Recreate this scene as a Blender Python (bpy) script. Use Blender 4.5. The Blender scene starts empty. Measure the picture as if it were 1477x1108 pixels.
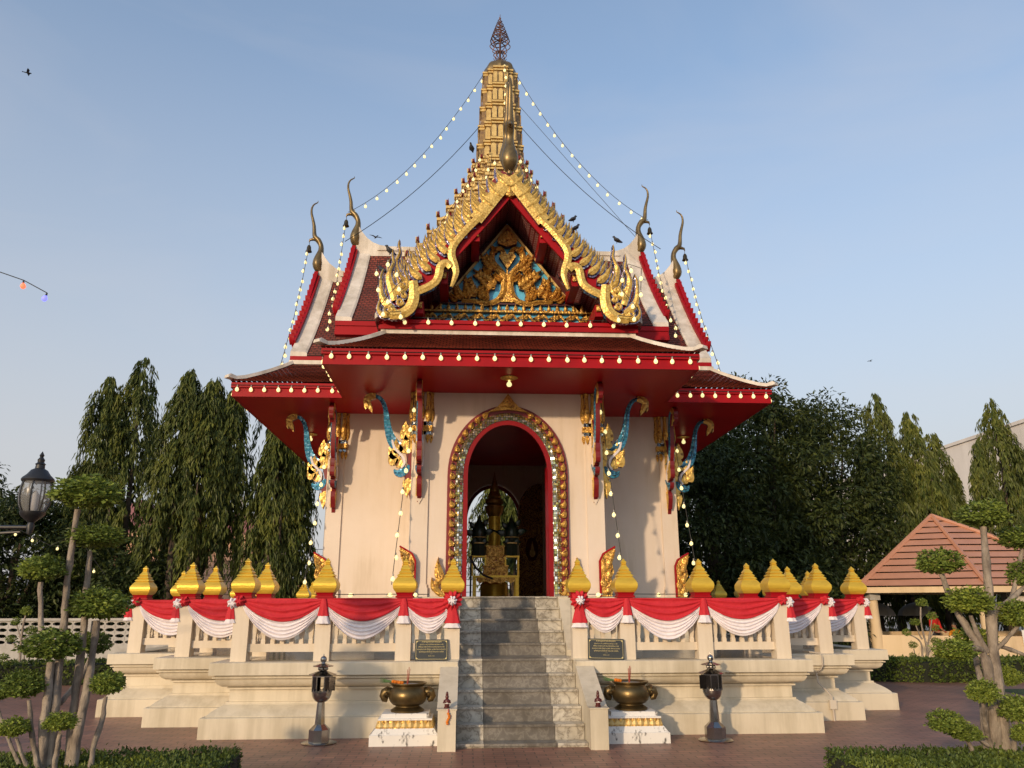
import bpy, bmesh, math, random
from mathutils import Vector, Matrix, noise
R=random.Random(7)
C=bpy.context.scene.collection
PI=math.pi
YC=17.53
rad=math.radians

# ---------------------------------------------------------------- mesh collector
class MB:
    def __init__(s): s.v=[];s.f=[];s.m=[];s.uv={}
    def add(s,vs,fs,m=0,M=None,uvs=None):
        b=len(s.v)
        for p in vs:
            p=Vector(p)
            s.v.append(tuple(M@p if M else p))
        for i,f in enumerate(fs):
            if uvs: s.uv[len(s.f)]=uvs[i]
            s.f.append(tuple(b+k for k in f)); s.m.append(m if isinstance(m,int) else m[i])
        return s
    def box(s,x0,x1,y0,y1,z0,z1,m=0,M=None):
        return s.add([(x0,y0,z0),(x1,y0,z0),(x1,y1,z0),(x0,y1,z0),(x0,y0,z1),(x1,y0,z1),(x1,y1,z1),(x0,y1,z1)],
          [(0,3,2,1),(4,5,6,7),(0,1,5,4),(1,2,6,5),(2,3,7,6),(3,0,4,7)],m,M)
    def loft(s,rings,m=0,cap=True,M=None,closed=True):
        n=len(rings[0]); vs=[p for r in rings for p in r]; fs=[];k=n if closed else n-1
        for i in range(len(rings)-1):
            for j in range(k):
                a=i*n+j; b=i*n+(j+1)%n
                fs.append((a,b,b+n,a+n))
        if cap and closed:
            fs.append(tuple(range(n-1,-1,-1))); fs.append(tuple((len(rings)-1)*n+j for j in range(n)))
        return s.add(vs,fs,m,M)
    def lathe(s,prof,n=16,c=(0,0,0),m=0,M=None,sx=1,sy=1,rot=0,cap=True):
        rings=[[(c[0]+sx*r*math.cos(rot+2*PI*j/n),c[1]+sy*r*math.sin(rot+2*PI*j/n),c[2]+z) for j in range(n)] for r,z in prof]
        return s.loft(rings,m,cap,M)
    def tube(s,path,radii,n=6,m=0,M=None,flat=1.0,cap=True):
        P=[Vector(p) for p in path]
        if not hasattr(radii,'__len__'): radii=[radii]*len(P)
        rings=[];up=None
        for i,p in enumerate(P):
            t=(P[min(i+1,len(P)-1)]-P[max(i-1,0)])
            if t.length<1e-9: t=Vector((0,0,1))
            t.normalize()
            if up is None:
                up=Vector((0,1,0)) if abs(t.y)<.9 else Vector((1,0,0))
            up=(up-t*up.dot(t))
            if up.length<1e-6: up=t.orthogonal()
            up.normalize(); sd=t.cross(up)
            rings.append([tuple(p+(sd*math.cos(2*PI*j/n)+up*(math.sin(2*PI*j/n)*flat))*radii[i]) for j in range(n)])
        return s.loft(rings,m,cap,M)
    def prism(s,poly,fn,t0,t1,mf=0,me=None,mb=None,M=None):
        """polygon [(a,b)] placed by fn(a,b,t), between t0 (front) and t1 (back)"""
        me=mf if me is None else me; mb=me if mb is None else mb
        n=len(poly)
        A=[fn(a,b,t0) for a,b in poly]; B=[fn(a,b,t1) for a,b in poly]
        s.add(A,[tuple(range(n))],mf,M); s.add(B,[tuple(range(n-1,-1,-1))],mb,M)
        s.add(A+B,[(i,i+n,(i+1)%n+n,(i+1)%n) for i in range(n)],me,M)
        return s
    def build(s,name,mats,parent=None,smooth=None,loc=None):
        me=bpy.data.meshes.new(name)
        me.from_pydata(s.v,[],s.f)
        if not isinstance(mats,(list,tuple)): mats=[mats]
        for k in mats: me.materials.append(k)
        me.polygons.foreach_set('material_index',s.m)
        if s.uv:
            ul=me.uv_layers.new(name='UVMap')
            for i,u in s.uv.items():
                for li,c in zip(me.polygons[i].loop_indices,u): ul.data[li].uv=c
        if smooth is None:
            bm=bmesh.new(); bm.from_mesh(me); bmesh.ops.recalc_face_normals(bm,faces=bm.faces); bm.to_mesh(me); bm.free()
        elif smooth is not False:
            bm=bmesh.new(); bm.from_mesh(me); bmesh.ops.recalc_face_normals(bm,faces=bm.faces); bm.to_mesh(me); bm.free()
            me.polygons.foreach_set('use_smooth',[True]*len(me.polygons))
            me.set_sharp_from_angle(angle=rad(smooth))
        me.update()
        return ob(name,me,parent,loc)
def ob(name,me,parent=None,loc=None):
    o=bpy.data.objects.new(name,me); C.objects.link(o)
    if parent: o.parent=parent
    if loc: o.location=loc
    return o
def tag(o,label=None,cat=None,group=None,kind=None):
    if label:o['label']=label
    if cat:o['category']=cat
    if group:o['group']=group
    if kind:o['kind']=kind
    return o
def thing(name,label,cat,loc=(0,0,0),rz=0,group=None):
    o=bpy.data.objects.new(name,None); C.objects.link(o); o.location=loc; o.rotation_euler=(0,0,rz); o.empty_display_size=.1
    return tag(o,label,cat,group)
def copy_tree(o,parent=None):
    c=o.copy(); C.objects.link(c)
    if parent: c.parent=parent
    for ch in list(o.children): copy_tree(ch,c)
    return c
def dup(o,loc,rz=None,label=None,group=None,scale=None):
    c=copy_tree(o); c.location=loc
    if rz is not None: c.rotation_euler=(0,0,rz)
    if label: c['label']=label
    if group: c['group']=group
    if scale: c.scale=scale
    return c
def smoothpath(pts,k=4):
    """Catmull-Rom through points (tuples of any length)"""
    out=[];n=len(pts)
    for i in range(n-1):
        p0=pts[max(i-1,0)];p1=pts[i];p2=pts[i+1];p3=pts[min(i+2,n-1)]
        for j in range(k):
            t=j/k
            out.append(tuple(.5*(2*b+(c-a)*t+(2*a-5*b+4*c-d)*t*t+(3*b-a-3*c+d)*t**3) for a,b,c,d in zip(p0,p1,p2,p3)))
    out.append(tuple(pts[-1])); return out
def ribbon(path,widths):
    """flat 2d ribbon polygon from a 2d centre line and half widths"""
    L=[];Rr=[]
    for i,(x,y) in enumerate(path):
        a=path[max(i-1,0)];b=path[min(i+1,len(path)-1)]
        dx,dy=b[0]-a[0],b[1]-a[1]; l=math.hypot(dx,dy) or 1
        w=widths[i]; L.append((x-dy/l*w,y+dx/l*w)); Rr.append((x+dy/l*w,y-dx/l*w))
    return L,Rr
def rib(mb,path,widths,fn,t0,t1,mf=0,me=None,dome=0,M=None):
    """extruded ribbon; dome lifts the centre line of the front face"""
    me=mf if me is None else me
    L,Rr=ribbon(path,widths);n=len(path)
    A=[fn(*p,t0) for p in L];Cc=[fn(*p,t0-dome) for p in path];B=[fn(*p,t0) for p in Rr]
    A2=[fn(*p,t1) for p in L];B2=[fn(*p,t1) for p in Rr]
    vs=A+Cc+B+A2+B2;fs=[];ms=[]
    for i in range(n-1):
        j=i+1
        fs+=[(i,n+i,n+j,j),(n+i,2*n+i,2*n+j,n+j)];ms+=[mf,mf]
        fs+=[(i,j,3*n+j,3*n+i),(2*n+i,4*n+i,4*n+j,2*n+j),(3*n+i,3*n+j,4*n+j,4*n+i)];ms+=[me,me,mf]
    for e in (0,n-1):
        fs.append((e,n+e,2*n+e,4*n+e,3*n+e));ms.append(me)
    mb.add(vs,fs,ms,M)
    return mb
def leaf2d(mb,cx,cz,ln,wd,ang,fn,t0,t1,mf=0,me=None,curl=0.0,dome=.03,M=None,n=7):
    """a flame shaped leaf: base at (cx,cz), length ln along angle ang (0 = up), bending by curl"""
    path=[];w=[]
    x,z,a=cx,cz,ang
    for i in range(n+1):
        t=i/n
        path.append((x,z)); w.append(wd*.5*(math.sin(PI*min(1,t*1.02)**.62)**.9*(1-t)**.35*1.25+.03))
        a=ang+curl*t*t; x+=math.sin(a)*ln/n; z+=math.cos(a)*ln/n
    return rib(mb,path,w,fn,t0,t1,mf,me,dome,M)

# ---------------------------------------------------------------- materials
def nodes(name):
    m=bpy.data.materials.new(name); m.use_nodes=True
    nt=m.node_tree; b=nt.nodes['Principled BSDF']
    return m,nt,b
def N(nt,t,**k):
    n=nt.nodes.new(t)
    for a,v in k.items():
        if a in n.inputs: n.inputs[a].default_value=v
        else: setattr(n,a,v)
    return n
def rgba(c): return (c[0],c[1],c[2],1)
def ramp(nt,fac,stops):
    r=N(nt,'ShaderNodeValToRGB'); e=r.color_ramp.elements
    while len(e)<len(stops): e.new(.5)
    for i,(p,c) in enumerate(stops): e[i].position=p; e[i].color=rgba(c)
    nt.links.new(fac,r.inputs['Fac']); return r.outputs['Color']
def pm(name,c1,c2=None,scale=3,rough=.5,metal=0,bump=0,bscale=None,kind='noise',detail=5,coat=0,spec=None,stretch=None,lo=.35,hi=.65,rough2=None,world=False):
    m,nt,b=nodes(name); L=nt.links.new
    b.inputs['Roughness'].default_value=rough; b.inputs['Metallic'].default_value=metal
    b.inputs['Base Color'].default_value=rgba(c1)
    if coat: b.inputs['Coat Weight'].default_value=coat; b.inputs['Coat Roughness'].default_value=.12
    if spec is not None: b.inputs['Specular IOR Level'].default_value=spec
    tc=N(nt,'ShaderNodeTexCoord'); co=tc.outputs['Object']
    if world: co=N(nt,'ShaderNodeNewGeometry').outputs['Position']
    if stretch:
        mp=N(nt,'ShaderNodeMapping'); mp.inputs['Scale'].default_value=stretch; L(co,mp.inputs['Vector']); co=mp.outputs['Vector']
    if kind=='voronoi':
        t=N(nt,'ShaderNodeTexVoronoi',Scale=scale); out=t.outputs['Distance']
    else:
        t=N(nt,'ShaderNodeTexNoise',Scale=scale,Detail=detail,Roughness=.6); out=t.outputs['Fac']
    L(co,t.inputs['Vector'])
    if c2: L(ramp(nt,out,[(lo,c1),(hi,c2)]),b.inputs['Base Color'])
    if rough2 is not None:
        mr=N(nt,'ShaderNodeMapRange'); mr.inputs['From Min'].default_value=lo; mr.inputs['From Max'].default_value=hi; mr.inputs['To Min'].default_value=rough; mr.inputs['To Max'].default_value=rough2
        L(out,mr.inputs['Value']); L(mr.outputs[0],b.inputs['Roughness'])
    if bump:
        if bscale and bscale!=scale:
            t2=N(nt,'ShaderNodeTexNoise',Scale=bscale,Detail=4); L(co,t2.inputs['Vector']); bo=t2.outputs['Fac']
        else: bo=out
        bp=N(nt,'ShaderNodeBump',Strength=bump,Distance=.02); L(bo,bp.inputs['Height']); L(bp.outputs[0],b.inputs['Normal'])
    return m
def mosaic(name,cols,scale,rough=.18,metal=.9,grout=(.03,.03,.03),tilt=.35):
    m,nt,b=nodes(name); L=nt.links.new
    tc=N(nt,'ShaderNodeTexCoord')
    v=N(nt,'ShaderNodeVectorMath',operation='SCALE'); v.inputs['Scale'].default_value=scale; L(tc.outputs['Object'],v.inputs[0])
    fl=N(nt,'ShaderNodeVectorMath',operation='FLOOR'); L(v.outputs[0],fl.inputs[0])
    fr=N(nt,'ShaderNodeVectorMath',operation='FRACTION'); L(v.outputs[0],fr.inputs[0])
    wn=N(nt,'ShaderNodeTexWhiteNoise',noise_dimensions='3D'); L(fl.outputs[0],wn.inputs['Vector'])
    sx=N(nt,'ShaderNodeSeparateXYZ'); L(fr.outputs[0],sx.inputs[0])
    mx=None
    for o in ('X','Z'):
        a=N(nt,'ShaderNodeMath',operation='SUBTRACT'); a.inputs[1].default_value=.5; L(sx.outputs[o],a.inputs[0])
        c=N(nt,'ShaderNodeMath',operation='ABSOLUTE'); L(a.outputs[0],c.inputs[0])
        if mx is None: mx=c
        else:
            d=N(nt,'ShaderNodeMath',operation='MAXIMUM'); L(mx.outputs[0],d.inputs[0]); L(c.outputs[0],d.inputs[1]); mx=d
    g=N(nt,'ShaderNodeMath',operation='GREATER_THAN'); g.inputs[1].default_value=.43; L(mx.outputs[0],g.inputs[0])
    n=len(cols); col=ramp(nt,wn.outputs['Value'],[((i+.0)/n,c) for i,c in enumerate(cols)])
    mix=N(nt,'ShaderNodeMix',data_type='RGBA'); L(g.outputs[0],mix.inputs['Factor']); L(col,mix.inputs['A']); mix.inputs['B'].default_value=rgba(grout)
    L(mix.outputs['Result'],b.inputs['Base Color'])
    inv=N(nt,'ShaderNodeMath',operation='MULTIPLY_ADD'); inv.inputs[1].default_value=-metal; inv.inputs[2].default_value=metal; L(g.outputs[0],inv.inputs[0]); L(inv.outputs[0],b.inputs['Metallic'])
    b.inputs['Roughness'].default_value=rough
    ge=N(nt,'ShaderNodeNewGeometry')
    s1=N(nt,'ShaderNodeVectorMath',operation='SUBTRACT'); L(wn.outputs['Color'],s1.inputs[0]); s1.inputs[1].default_value=(.5,.5,.5)
    s2=N(nt,'ShaderNodeVectorMath',operation='SCALE'); s2.inputs['Scale'].default_value=tilt; L(s1.outputs[0],s2.inputs[0])
    s3=N(nt,'ShaderNodeVectorMath',operation='ADD'); L(s2.outputs[0],s3.inputs[0]); L(ge.outputs['Normal'],s3.inputs[1])
    s4=N(nt,'ShaderNodeVectorMath',operation='NORMALIZE'); L(s3.outputs[0],s4.inputs[0]); L(s4.outputs[0],b.inputs['Normal'])
    return m
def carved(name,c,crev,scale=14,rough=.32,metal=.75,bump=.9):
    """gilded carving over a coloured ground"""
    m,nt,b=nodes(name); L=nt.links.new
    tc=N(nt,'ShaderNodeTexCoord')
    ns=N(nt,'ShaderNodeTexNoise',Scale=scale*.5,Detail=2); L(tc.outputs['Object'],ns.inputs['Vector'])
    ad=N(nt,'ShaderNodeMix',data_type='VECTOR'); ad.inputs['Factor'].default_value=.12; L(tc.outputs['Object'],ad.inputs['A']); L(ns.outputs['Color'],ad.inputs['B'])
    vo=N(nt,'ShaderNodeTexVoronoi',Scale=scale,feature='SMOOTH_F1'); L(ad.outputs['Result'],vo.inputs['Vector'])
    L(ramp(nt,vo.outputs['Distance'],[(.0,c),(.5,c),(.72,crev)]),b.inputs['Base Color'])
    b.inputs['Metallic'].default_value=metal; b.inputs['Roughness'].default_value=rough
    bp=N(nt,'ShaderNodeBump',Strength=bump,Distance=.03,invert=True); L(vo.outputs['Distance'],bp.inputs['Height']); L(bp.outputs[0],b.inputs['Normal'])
    return m
def tilemat(name,c1,c2,mortar,bw,bh,mo,rough=.6,bump=.6,uv=True,noise_sc=2.0,off=.5,spec=.3,var=None):
    m,nt,b=nodes(name); L=nt.links.new
    tc=N(nt,'ShaderNodeTexCoord'); co=tc.outputs['UV' if uv else 'Object']
    br=N(nt,'ShaderNodeTexBrick',offset=off); br.inputs['Scale'].default_value=1; br.inputs['Brick Width'].default_value=bw; br.inputs['Row Height'].default_value=bh; br.inputs['Mortar Size'].default_value=mo; br.inputs['Mortar Smooth'].default_value=.2
    br.inputs['Color1'].default_value=rgba(c1);br.inputs['Color2'].default_value=rgba(c2);br.inputs['Mortar'].default_value=rgba(mortar)
    L(co,br.inputs['Vector'])
    ns=N(nt,'ShaderNodeTexNoise',Scale=noise_sc,Detail=6); L(tc.outputs['Object'],ns.inputs['Vector'])
    mx=N(nt,'ShaderNodeMix',data_type='RGBA',blend_type='MULTIPLY'); mx.inputs['Factor'].default_value=1
    L(br.outputs['Color'],mx.inputs['A']); L(ramp(nt,ns.outputs['Fac'],[(.3,var or (.62,.6,.58)),(.7,(1.15,1.12,1.1))]),mx.inputs['B'])
    L(mx.outputs['Result'],b.inputs['Base Color'])
    b.inputs['Roughness'].default_value=rough; b.inputs['Specular IOR Level'].default_value=spec
    bp=N(nt,'ShaderNodeBump',Strength=bump,Distance=.02,invert=True); L(br.outputs['Fac'],bp.inputs['Height']); L(bp.outputs[0],b.inputs['Normal'])
    return m
def leafmat(name,c1,c2,trans=.25,rough=.45):
    m,nt,b=nodes(name); L=nt.links.new
    ge=N(nt,'ShaderNodeNewGeometry')
    col=ramp(nt,ge.outputs['Random Per Island'],[(0,c1),(.7,c2),(1,tuple(min(1,k*1.35) for k in c2))])
    ns=N(nt,'ShaderNodeTexNoise',Scale=1.1,Detail=3); L(ge.outputs['Position'],ns.inputs['Vector'])
    mu=N(nt,'ShaderNodeMix',data_type='RGBA',blend_type='MULTIPLY'); mu.inputs['Factor'].default_value=1; L(col,mu.inputs['A']); L(ramp(nt,ns.outputs['Fac'],[(.3,(.62,.66,.7)),(.5,(1,1,1)),(.7,(1.35,1.22,.95))]),mu.inputs['B']); col=mu.outputs['Result']
    L(col,b.inputs['Base Color']); b.inputs['Roughness'].default_value=rough; b.inputs['Specular IOR Level'].default_value=.25
    tr=N(nt,'ShaderNodeBsdfTranslucent'); L(col,tr.inputs['Color'])
    mx=N(nt,'ShaderNodeMixShader'); mx.inputs[0].default_value=trans
    L(b.outputs[0],mx.inputs[1]); L(tr.outputs[0],mx.inputs[2]); L(mx.outputs[0],nt.nodes['Material Output'].inputs['Surface'])
    return m
def marble(name,c1,c2,scale,rough=.25,dist=1.2):
    m,nt,b=nodes(name); L=nt.links.new
    tc=N(nt,'ShaderNodeTexCoord')
    n1=N(nt,'ShaderNodeTexNoise',Scale=scale,Detail=8,Roughness=.6,Distortion=dist); L(tc.outputs['Object'],n1.inputs['Vector'])
    a=N(nt,'ShaderNodeMath',operation='SUBTRACT'); a.inputs[1].default_value=.5; L(n1.outputs['Fac'],a.inputs[0])
    c=N(nt,'ShaderNodeMath',operation='ABSOLUTE'); L(a.outputs[0],c.inputs[0])
    n2=N(nt,'ShaderNodeTexNoise',Scale=scale*.35,Detail=3); L(tc.outputs['Object'],n2.inputs['Vector'])
    col=ramp(nt,c.outputs[0],[(0,c2),(.035,tuple((x+y*2)/3 for x,y in zip(c2,c1))),(.12,c1)])
    mx=N(nt,'ShaderNodeMix',data_type='RGBA',blend_type='MULTIPLY'); mx.inputs['Factor'].default_value=.8
    L(col,mx.inputs['A']); L(ramp(nt,n2.outputs['Fac'],[(.35,(.6,.57,.52)),(.65,(1,1,1))]),mx.inputs['B'])
    L(mx.outputs['Result'],b.inputs['Base Color']); b.inputs['Roughness'].default_value=rough
    return m
def emis(name,c,st):
    m,nt,b=nodes(name); b.inputs['Base Color'].default_value=rgba(c); b.inputs['Emission Color'].default_value=rgba(c); b.inputs['Emission Strength'].default_value=st
    return m
def streaks(m,lo=.80,sc=(5,5,.45)):
    nt=m.node_tree; L=nt.links.new; b=nt.nodes['Principled BSDF']; src=b.inputs['Base Color'].links[0].from_socket
    ge=N(nt,'ShaderNodeTexCoord'); mp=N(nt,'ShaderNodeMapping'); mp.inputs['Scale'].default_value=sc; L(ge.outputs['Object'],mp.inputs['Vector'])
    n1=N(nt,'ShaderNodeTexNoise',Scale=1.3,Detail=7,Roughness=.65); L(mp.outputs[0],n1.inputs['Vector'])
    n2=N(nt,'ShaderNodeTexNoise',Scale=.8,Detail=4); L(ge.outputs['Object'],n2.inputs['Vector'])
    mm=N(nt,'ShaderNodeMath',operation='MULTIPLY'); L(n1.outputs['Fac'],mm.inputs[0]); L(n2.outputs['Fac'],mm.inputs[1])
    mu=N(nt,'ShaderNodeMix',data_type='RGBA',blend_type='MULTIPLY'); mu.inputs['Factor'].default_value=1; L(src,mu.inputs['A']); L(ramp(nt,mm.outputs[0],[(.20,(1,1,1)),(.30,(lo+.1,lo+.09,lo+.06)),(.40,(lo,lo*.97,lo*.9))]),mu.inputs['B']); L(mu.outputs['Result'],b.inputs['Base Color'])
    return m
M={}
M['cream']=pm('cream_paint',(.70,.60,.47),(.65,.55,.43),1.3,.55,bump=.12,bscale=30)
M['wallpaint']=pm('wall_paint',(.73,.62,.52),(.68,.57,.47),.9,.55,bump=.08,bscale=25)
M['plinth']=pm('plinth_paint',(.68,.60,.46),(.60,.525,.40),1.1,.55,bump=.15,bscale=18,detail=8)
M['whiteplaster']=pm('white_plaster',(.80,.73,.64),(.62,.55,.47),2.2,.6,bump=.15,bscale=20)
M['red']=pm('red_paint',(.36,.006,.012),(.29,.005,.010),1.6,.45,bump=.04,bscale=30,spec=.15)
M['soffit']=pm('red_soffit_gloss',(.43,.008,.014),(.36,.006,.012),.9,.34,bump=.03,bscale=4,spec=.1)
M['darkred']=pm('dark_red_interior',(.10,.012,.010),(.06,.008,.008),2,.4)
M['gold']=pm('gold_paint',(.80,.54,.06),(.68,.43,.045),5,.36,metal=.4,bump=.12,bscale=20,stretch=(1,1,4))
M['goldleaf']=pm('gold_leaf_chips',(.78,.54,.15),(.52,.32,.07),26,.38,metal=.35,bump=.2,kind='voronoi',lo=.2,hi=.75)
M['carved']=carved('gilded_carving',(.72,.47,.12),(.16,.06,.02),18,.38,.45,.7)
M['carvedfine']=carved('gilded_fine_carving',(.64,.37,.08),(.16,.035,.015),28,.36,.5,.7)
M['goldpale']=pm('gilded_cement',(.72,.52,.20),(.52,.35,.12),9,.5,metal=.25,bump=.3,bscale=30)
M['purple']=mosaic('purple_mirror_chips',[(.16,.13,.24),(.45,.42,.5),(.08,.06,.12),(.3,.24,.34)],26)
M['mosaic']=mosaic('mirror_mosaic',[(.75,.72,.6),(.5,.5,.42),(.72,.62,.2),(.28,.33,.12),(.85,.85,.8)],24,tilt=.45)
M['bluemosaic']=mosaic('blue_glass_mosaic',[(.03,.24,.42),(.02,.12,.25),(.10,.40,.55),(.05,.3,.5)],34,rough=.2,metal=.25,tilt=.5)
M['chipmosaic']=mosaic('silver_chip_mosaic',[(.7,.72,.75),(.1,.12,.15),(.45,.48,.55),(.2,.3,.4)],40)
M['pedblue']=pm('pediment_blue_glass',(.12,.50,.76),(.08,.40,.66),8,.3)
M['tile']=tilemat('brown_roof_tile',(.25,.047,.027),(.165,.03,.019),(.03,.008,.006),.11,.12,.010,.5)
M['bronze']=pm('dark_bronze',(.16,.115,.06),(.09,.065,.035),8,.35,metal=.85,bump=.15,bscale=20)
M['brass']=pm('aged_brass',(.19,.13,.055),(.10,.07,.03),5,.34,metal=.85,bump=.08,bscale=40,rough2=.5)
M['steel']=pm('polished_steel',(.42,.39,.36),(.30,.28,.26),4,.14,metal=1,rough2=.26)
M['darksteel']=pm('tinted_steel',(.12,.105,.095),(.07,.06,.055),4,.18,metal=.95)
M['iron']=pm('black_iron',(.012,.013,.016),(.02,.02,.022),8,.45)
M['cable']=pm('black_cable',(.01,.01,.01),None,4,.6)
M['bulb']=emis('lit_warm_bulb',(1.0,.84,.38),.62)
M['bulbred']=emis('lit_red_bulb',(1.0,.13,.06),1.2)
M['bulbblue']=emis('lit_blue_bulb',(.16,.16,1.0),1.2)
M['lampglow']=emis('lit_lamp_glow',(1.0,.85,.45),3)
M['marble']=marble('white_marble',(.60,.56,.48),(.26,.23,.19),7,.28,.5)
M['darkmarble']=marble('grey_marble',(.15,.135,.118),(.25,.23,.20),8,.3,.5)
M['floormarble']=marble('grey_floor_marble',(.34,.32,.30),(.2,.19,.18),2.5,.15)
M['redcloth']=pm('red_cloth',(.56,.016,.028),(.48,.011,.02),30,.75,bump=.1,bscale=60)
M['whitecloth']=pm('white_cloth',(.80,.74,.76),(.72,.66,.68),20,.8,bump=.1,bscale=60)
M['plaque']=pm('black_granite',(.022,.024,.022),(.035,.036,.033),60,.3)
M['letter']=pm('gilt_letter',(.62,.50,.22),None,10,.4,metal=.3)
M['pedestal']=pm('flaking_white_paint',(.74,.71,.66),(.10,.09,.08),11,.7,bump=.4,detail=10,lo=.56,hi=.65,stretch=(1,1,.55))
M['bark']=pm('pale_bark',(.36,.30,.24),(.15,.12,.095),11,.9,bump=.9,bscale=30,stretch=(1,1,.45),detail=9)
M['darkbark']=pm('dark_bark',(.12,.085,.06),(.06,.045,.035),10,.9,bump=.5,stretch=(1,1,.3))
M['ashleaf']=leafmat('weeping_leaf',(.045,.070,.013),(.125,.145,.034))
M['darkleaf']=leafmat('dark_leaf',(.020,.036,.013),(.060,.080,.022))
M['topleaf']=leafmat('topiary_leaf',(.085,.13,.022),(.23,.29,.055),.3)
M['hedgeleaf']=leafmat('hedge_leaf',(.045,.072,.015),(.12,.16,.032),.2)
M['soil']=pm('soil',(.05,.035,.025),(.03,.022,.016),6,.95,bump=.5)
M['grass']=pm('lawn',(.035,.06,.015),(.05,.07,.02),8,.9,bump=.8,bscale=60)
M['orangeroof']=pm('orange_metal_roof',(.54,.26,.155),(.47,.22,.13),2,.45,bump=.03)
M['peach']=pm('peach_render',(.66,.40,.27),(.60,.35,.23),1.2,.8,bump=.1,bscale=14)
M['creamwall']=pm('cream_render',(.70,.53,.33),(.64,.47,.29),1,.7,bump=.08,bscale=14)
M['whitewall']=pm('stained_white_wall',(.80,.74,.68),(.55,.50,.45),.5,.8,stretch=(1,1,.35),detail=9,lo=.3,hi=.75)
M['block']=pm('grey_block_wall',(.50,.47,.44),(.38,.35,.32),3,.85,bump=.2)
M['pinkroof']=pm('pink_roof',(.36,.14,.12),(.28,.11,.10),3,.7)
M['dark']=pm('near_black_matt',(.015,.014,.013),None,3,.7)  # even near-black for the pavilion ceiling, house windows and one dark roof
M['glass']=None
m,nt,b=nodes('lamp_glass'); b.inputs['Base Color'].default_value=(.30,.30,.30,1); b.inputs['Roughness'].default_value=.25; tr=N(nt,'ShaderNodeBsdfTransparent'); mx=N(nt,'ShaderNodeMixShader'); mx.inputs[0].default_value=.42; nt.links.new(tr.outputs[0],mx.inputs[1]); nt.links.new(b.outputs[0],mx.inputs[2]); nt.links.new(mx.outputs[0],nt.nodes['Material Output'].inputs['Surface']); M['glass']=m
M['skin']=pm('skin',(.32,.17,.11),None,4,.6)
M['hair']=pm('black_hair',(.01,.009,.008),None,4,.5)
M['redshirt']=pm('red_shirt',(.55,.02,.015),None,4,.8)
M['yellowshirt']=pm('yellow_shirt',(.65,.26,.02),None,4,.8)
M['trousers']=pm('dark_trousers',(.02,.022,.03),None,4,.8)
M['canvas']=pm('grey_canvas',(.42,.40,.37),(.36,.34,.31),4,.8)
M['marigold']=pm('marigold',(.75,.22,.01),(.6,.14,.005),40,.8,bump=.8)
M['stalk']=pm('green_stalk',(.06,.12,.03),None,4,.7)
M['incense']=pm('incense_stick',(.35,.06,.04),None,4,.8)
M['sand']=pm('pale_ash',(.35,.32,.29),None,30,.95,bump=.5)
M['figred']=pm('lacquered_brown',(.10,.016,.012),(.06,.01,.008),12,.35)
M['green']=pm('dark_green_glaze',(.012,.03,.016),(.006,.015,.01),6,.35)
M['bird']=pm('dark_feathers',(.02,.02,.024),(.035,.035,.04),20,.6)
M['paper']=pm('white_paper',(.75,.72,.70),None,4,.8)
M['redprint']=pm('red_print',(.5,.06,.05),None,4,.8)
M['box']=pm('cream_plastic',(.62,.55,.45),None,4,.5)
M['pvc']=pm('grey_pvc',(.52,.45,.37),None,4,.5)

streaks(M['plinth'],.74); streaks(M['wallpaint'],.88); streaks(M['cream'],.82); streaks(M['creamwall'],.85); streaks(M['whiteplaster'],.72)
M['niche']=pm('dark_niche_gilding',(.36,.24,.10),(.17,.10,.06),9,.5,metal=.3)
M['trident']=pm('red_brown_gilt',(.27,.13,.07),(.18,.08,.05),9,.4,metal=.5)
M['budgold']=pm('deep_gold',(.36,.2,.05),(.25,.13,.035),9,.35,metal=.6)
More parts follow.
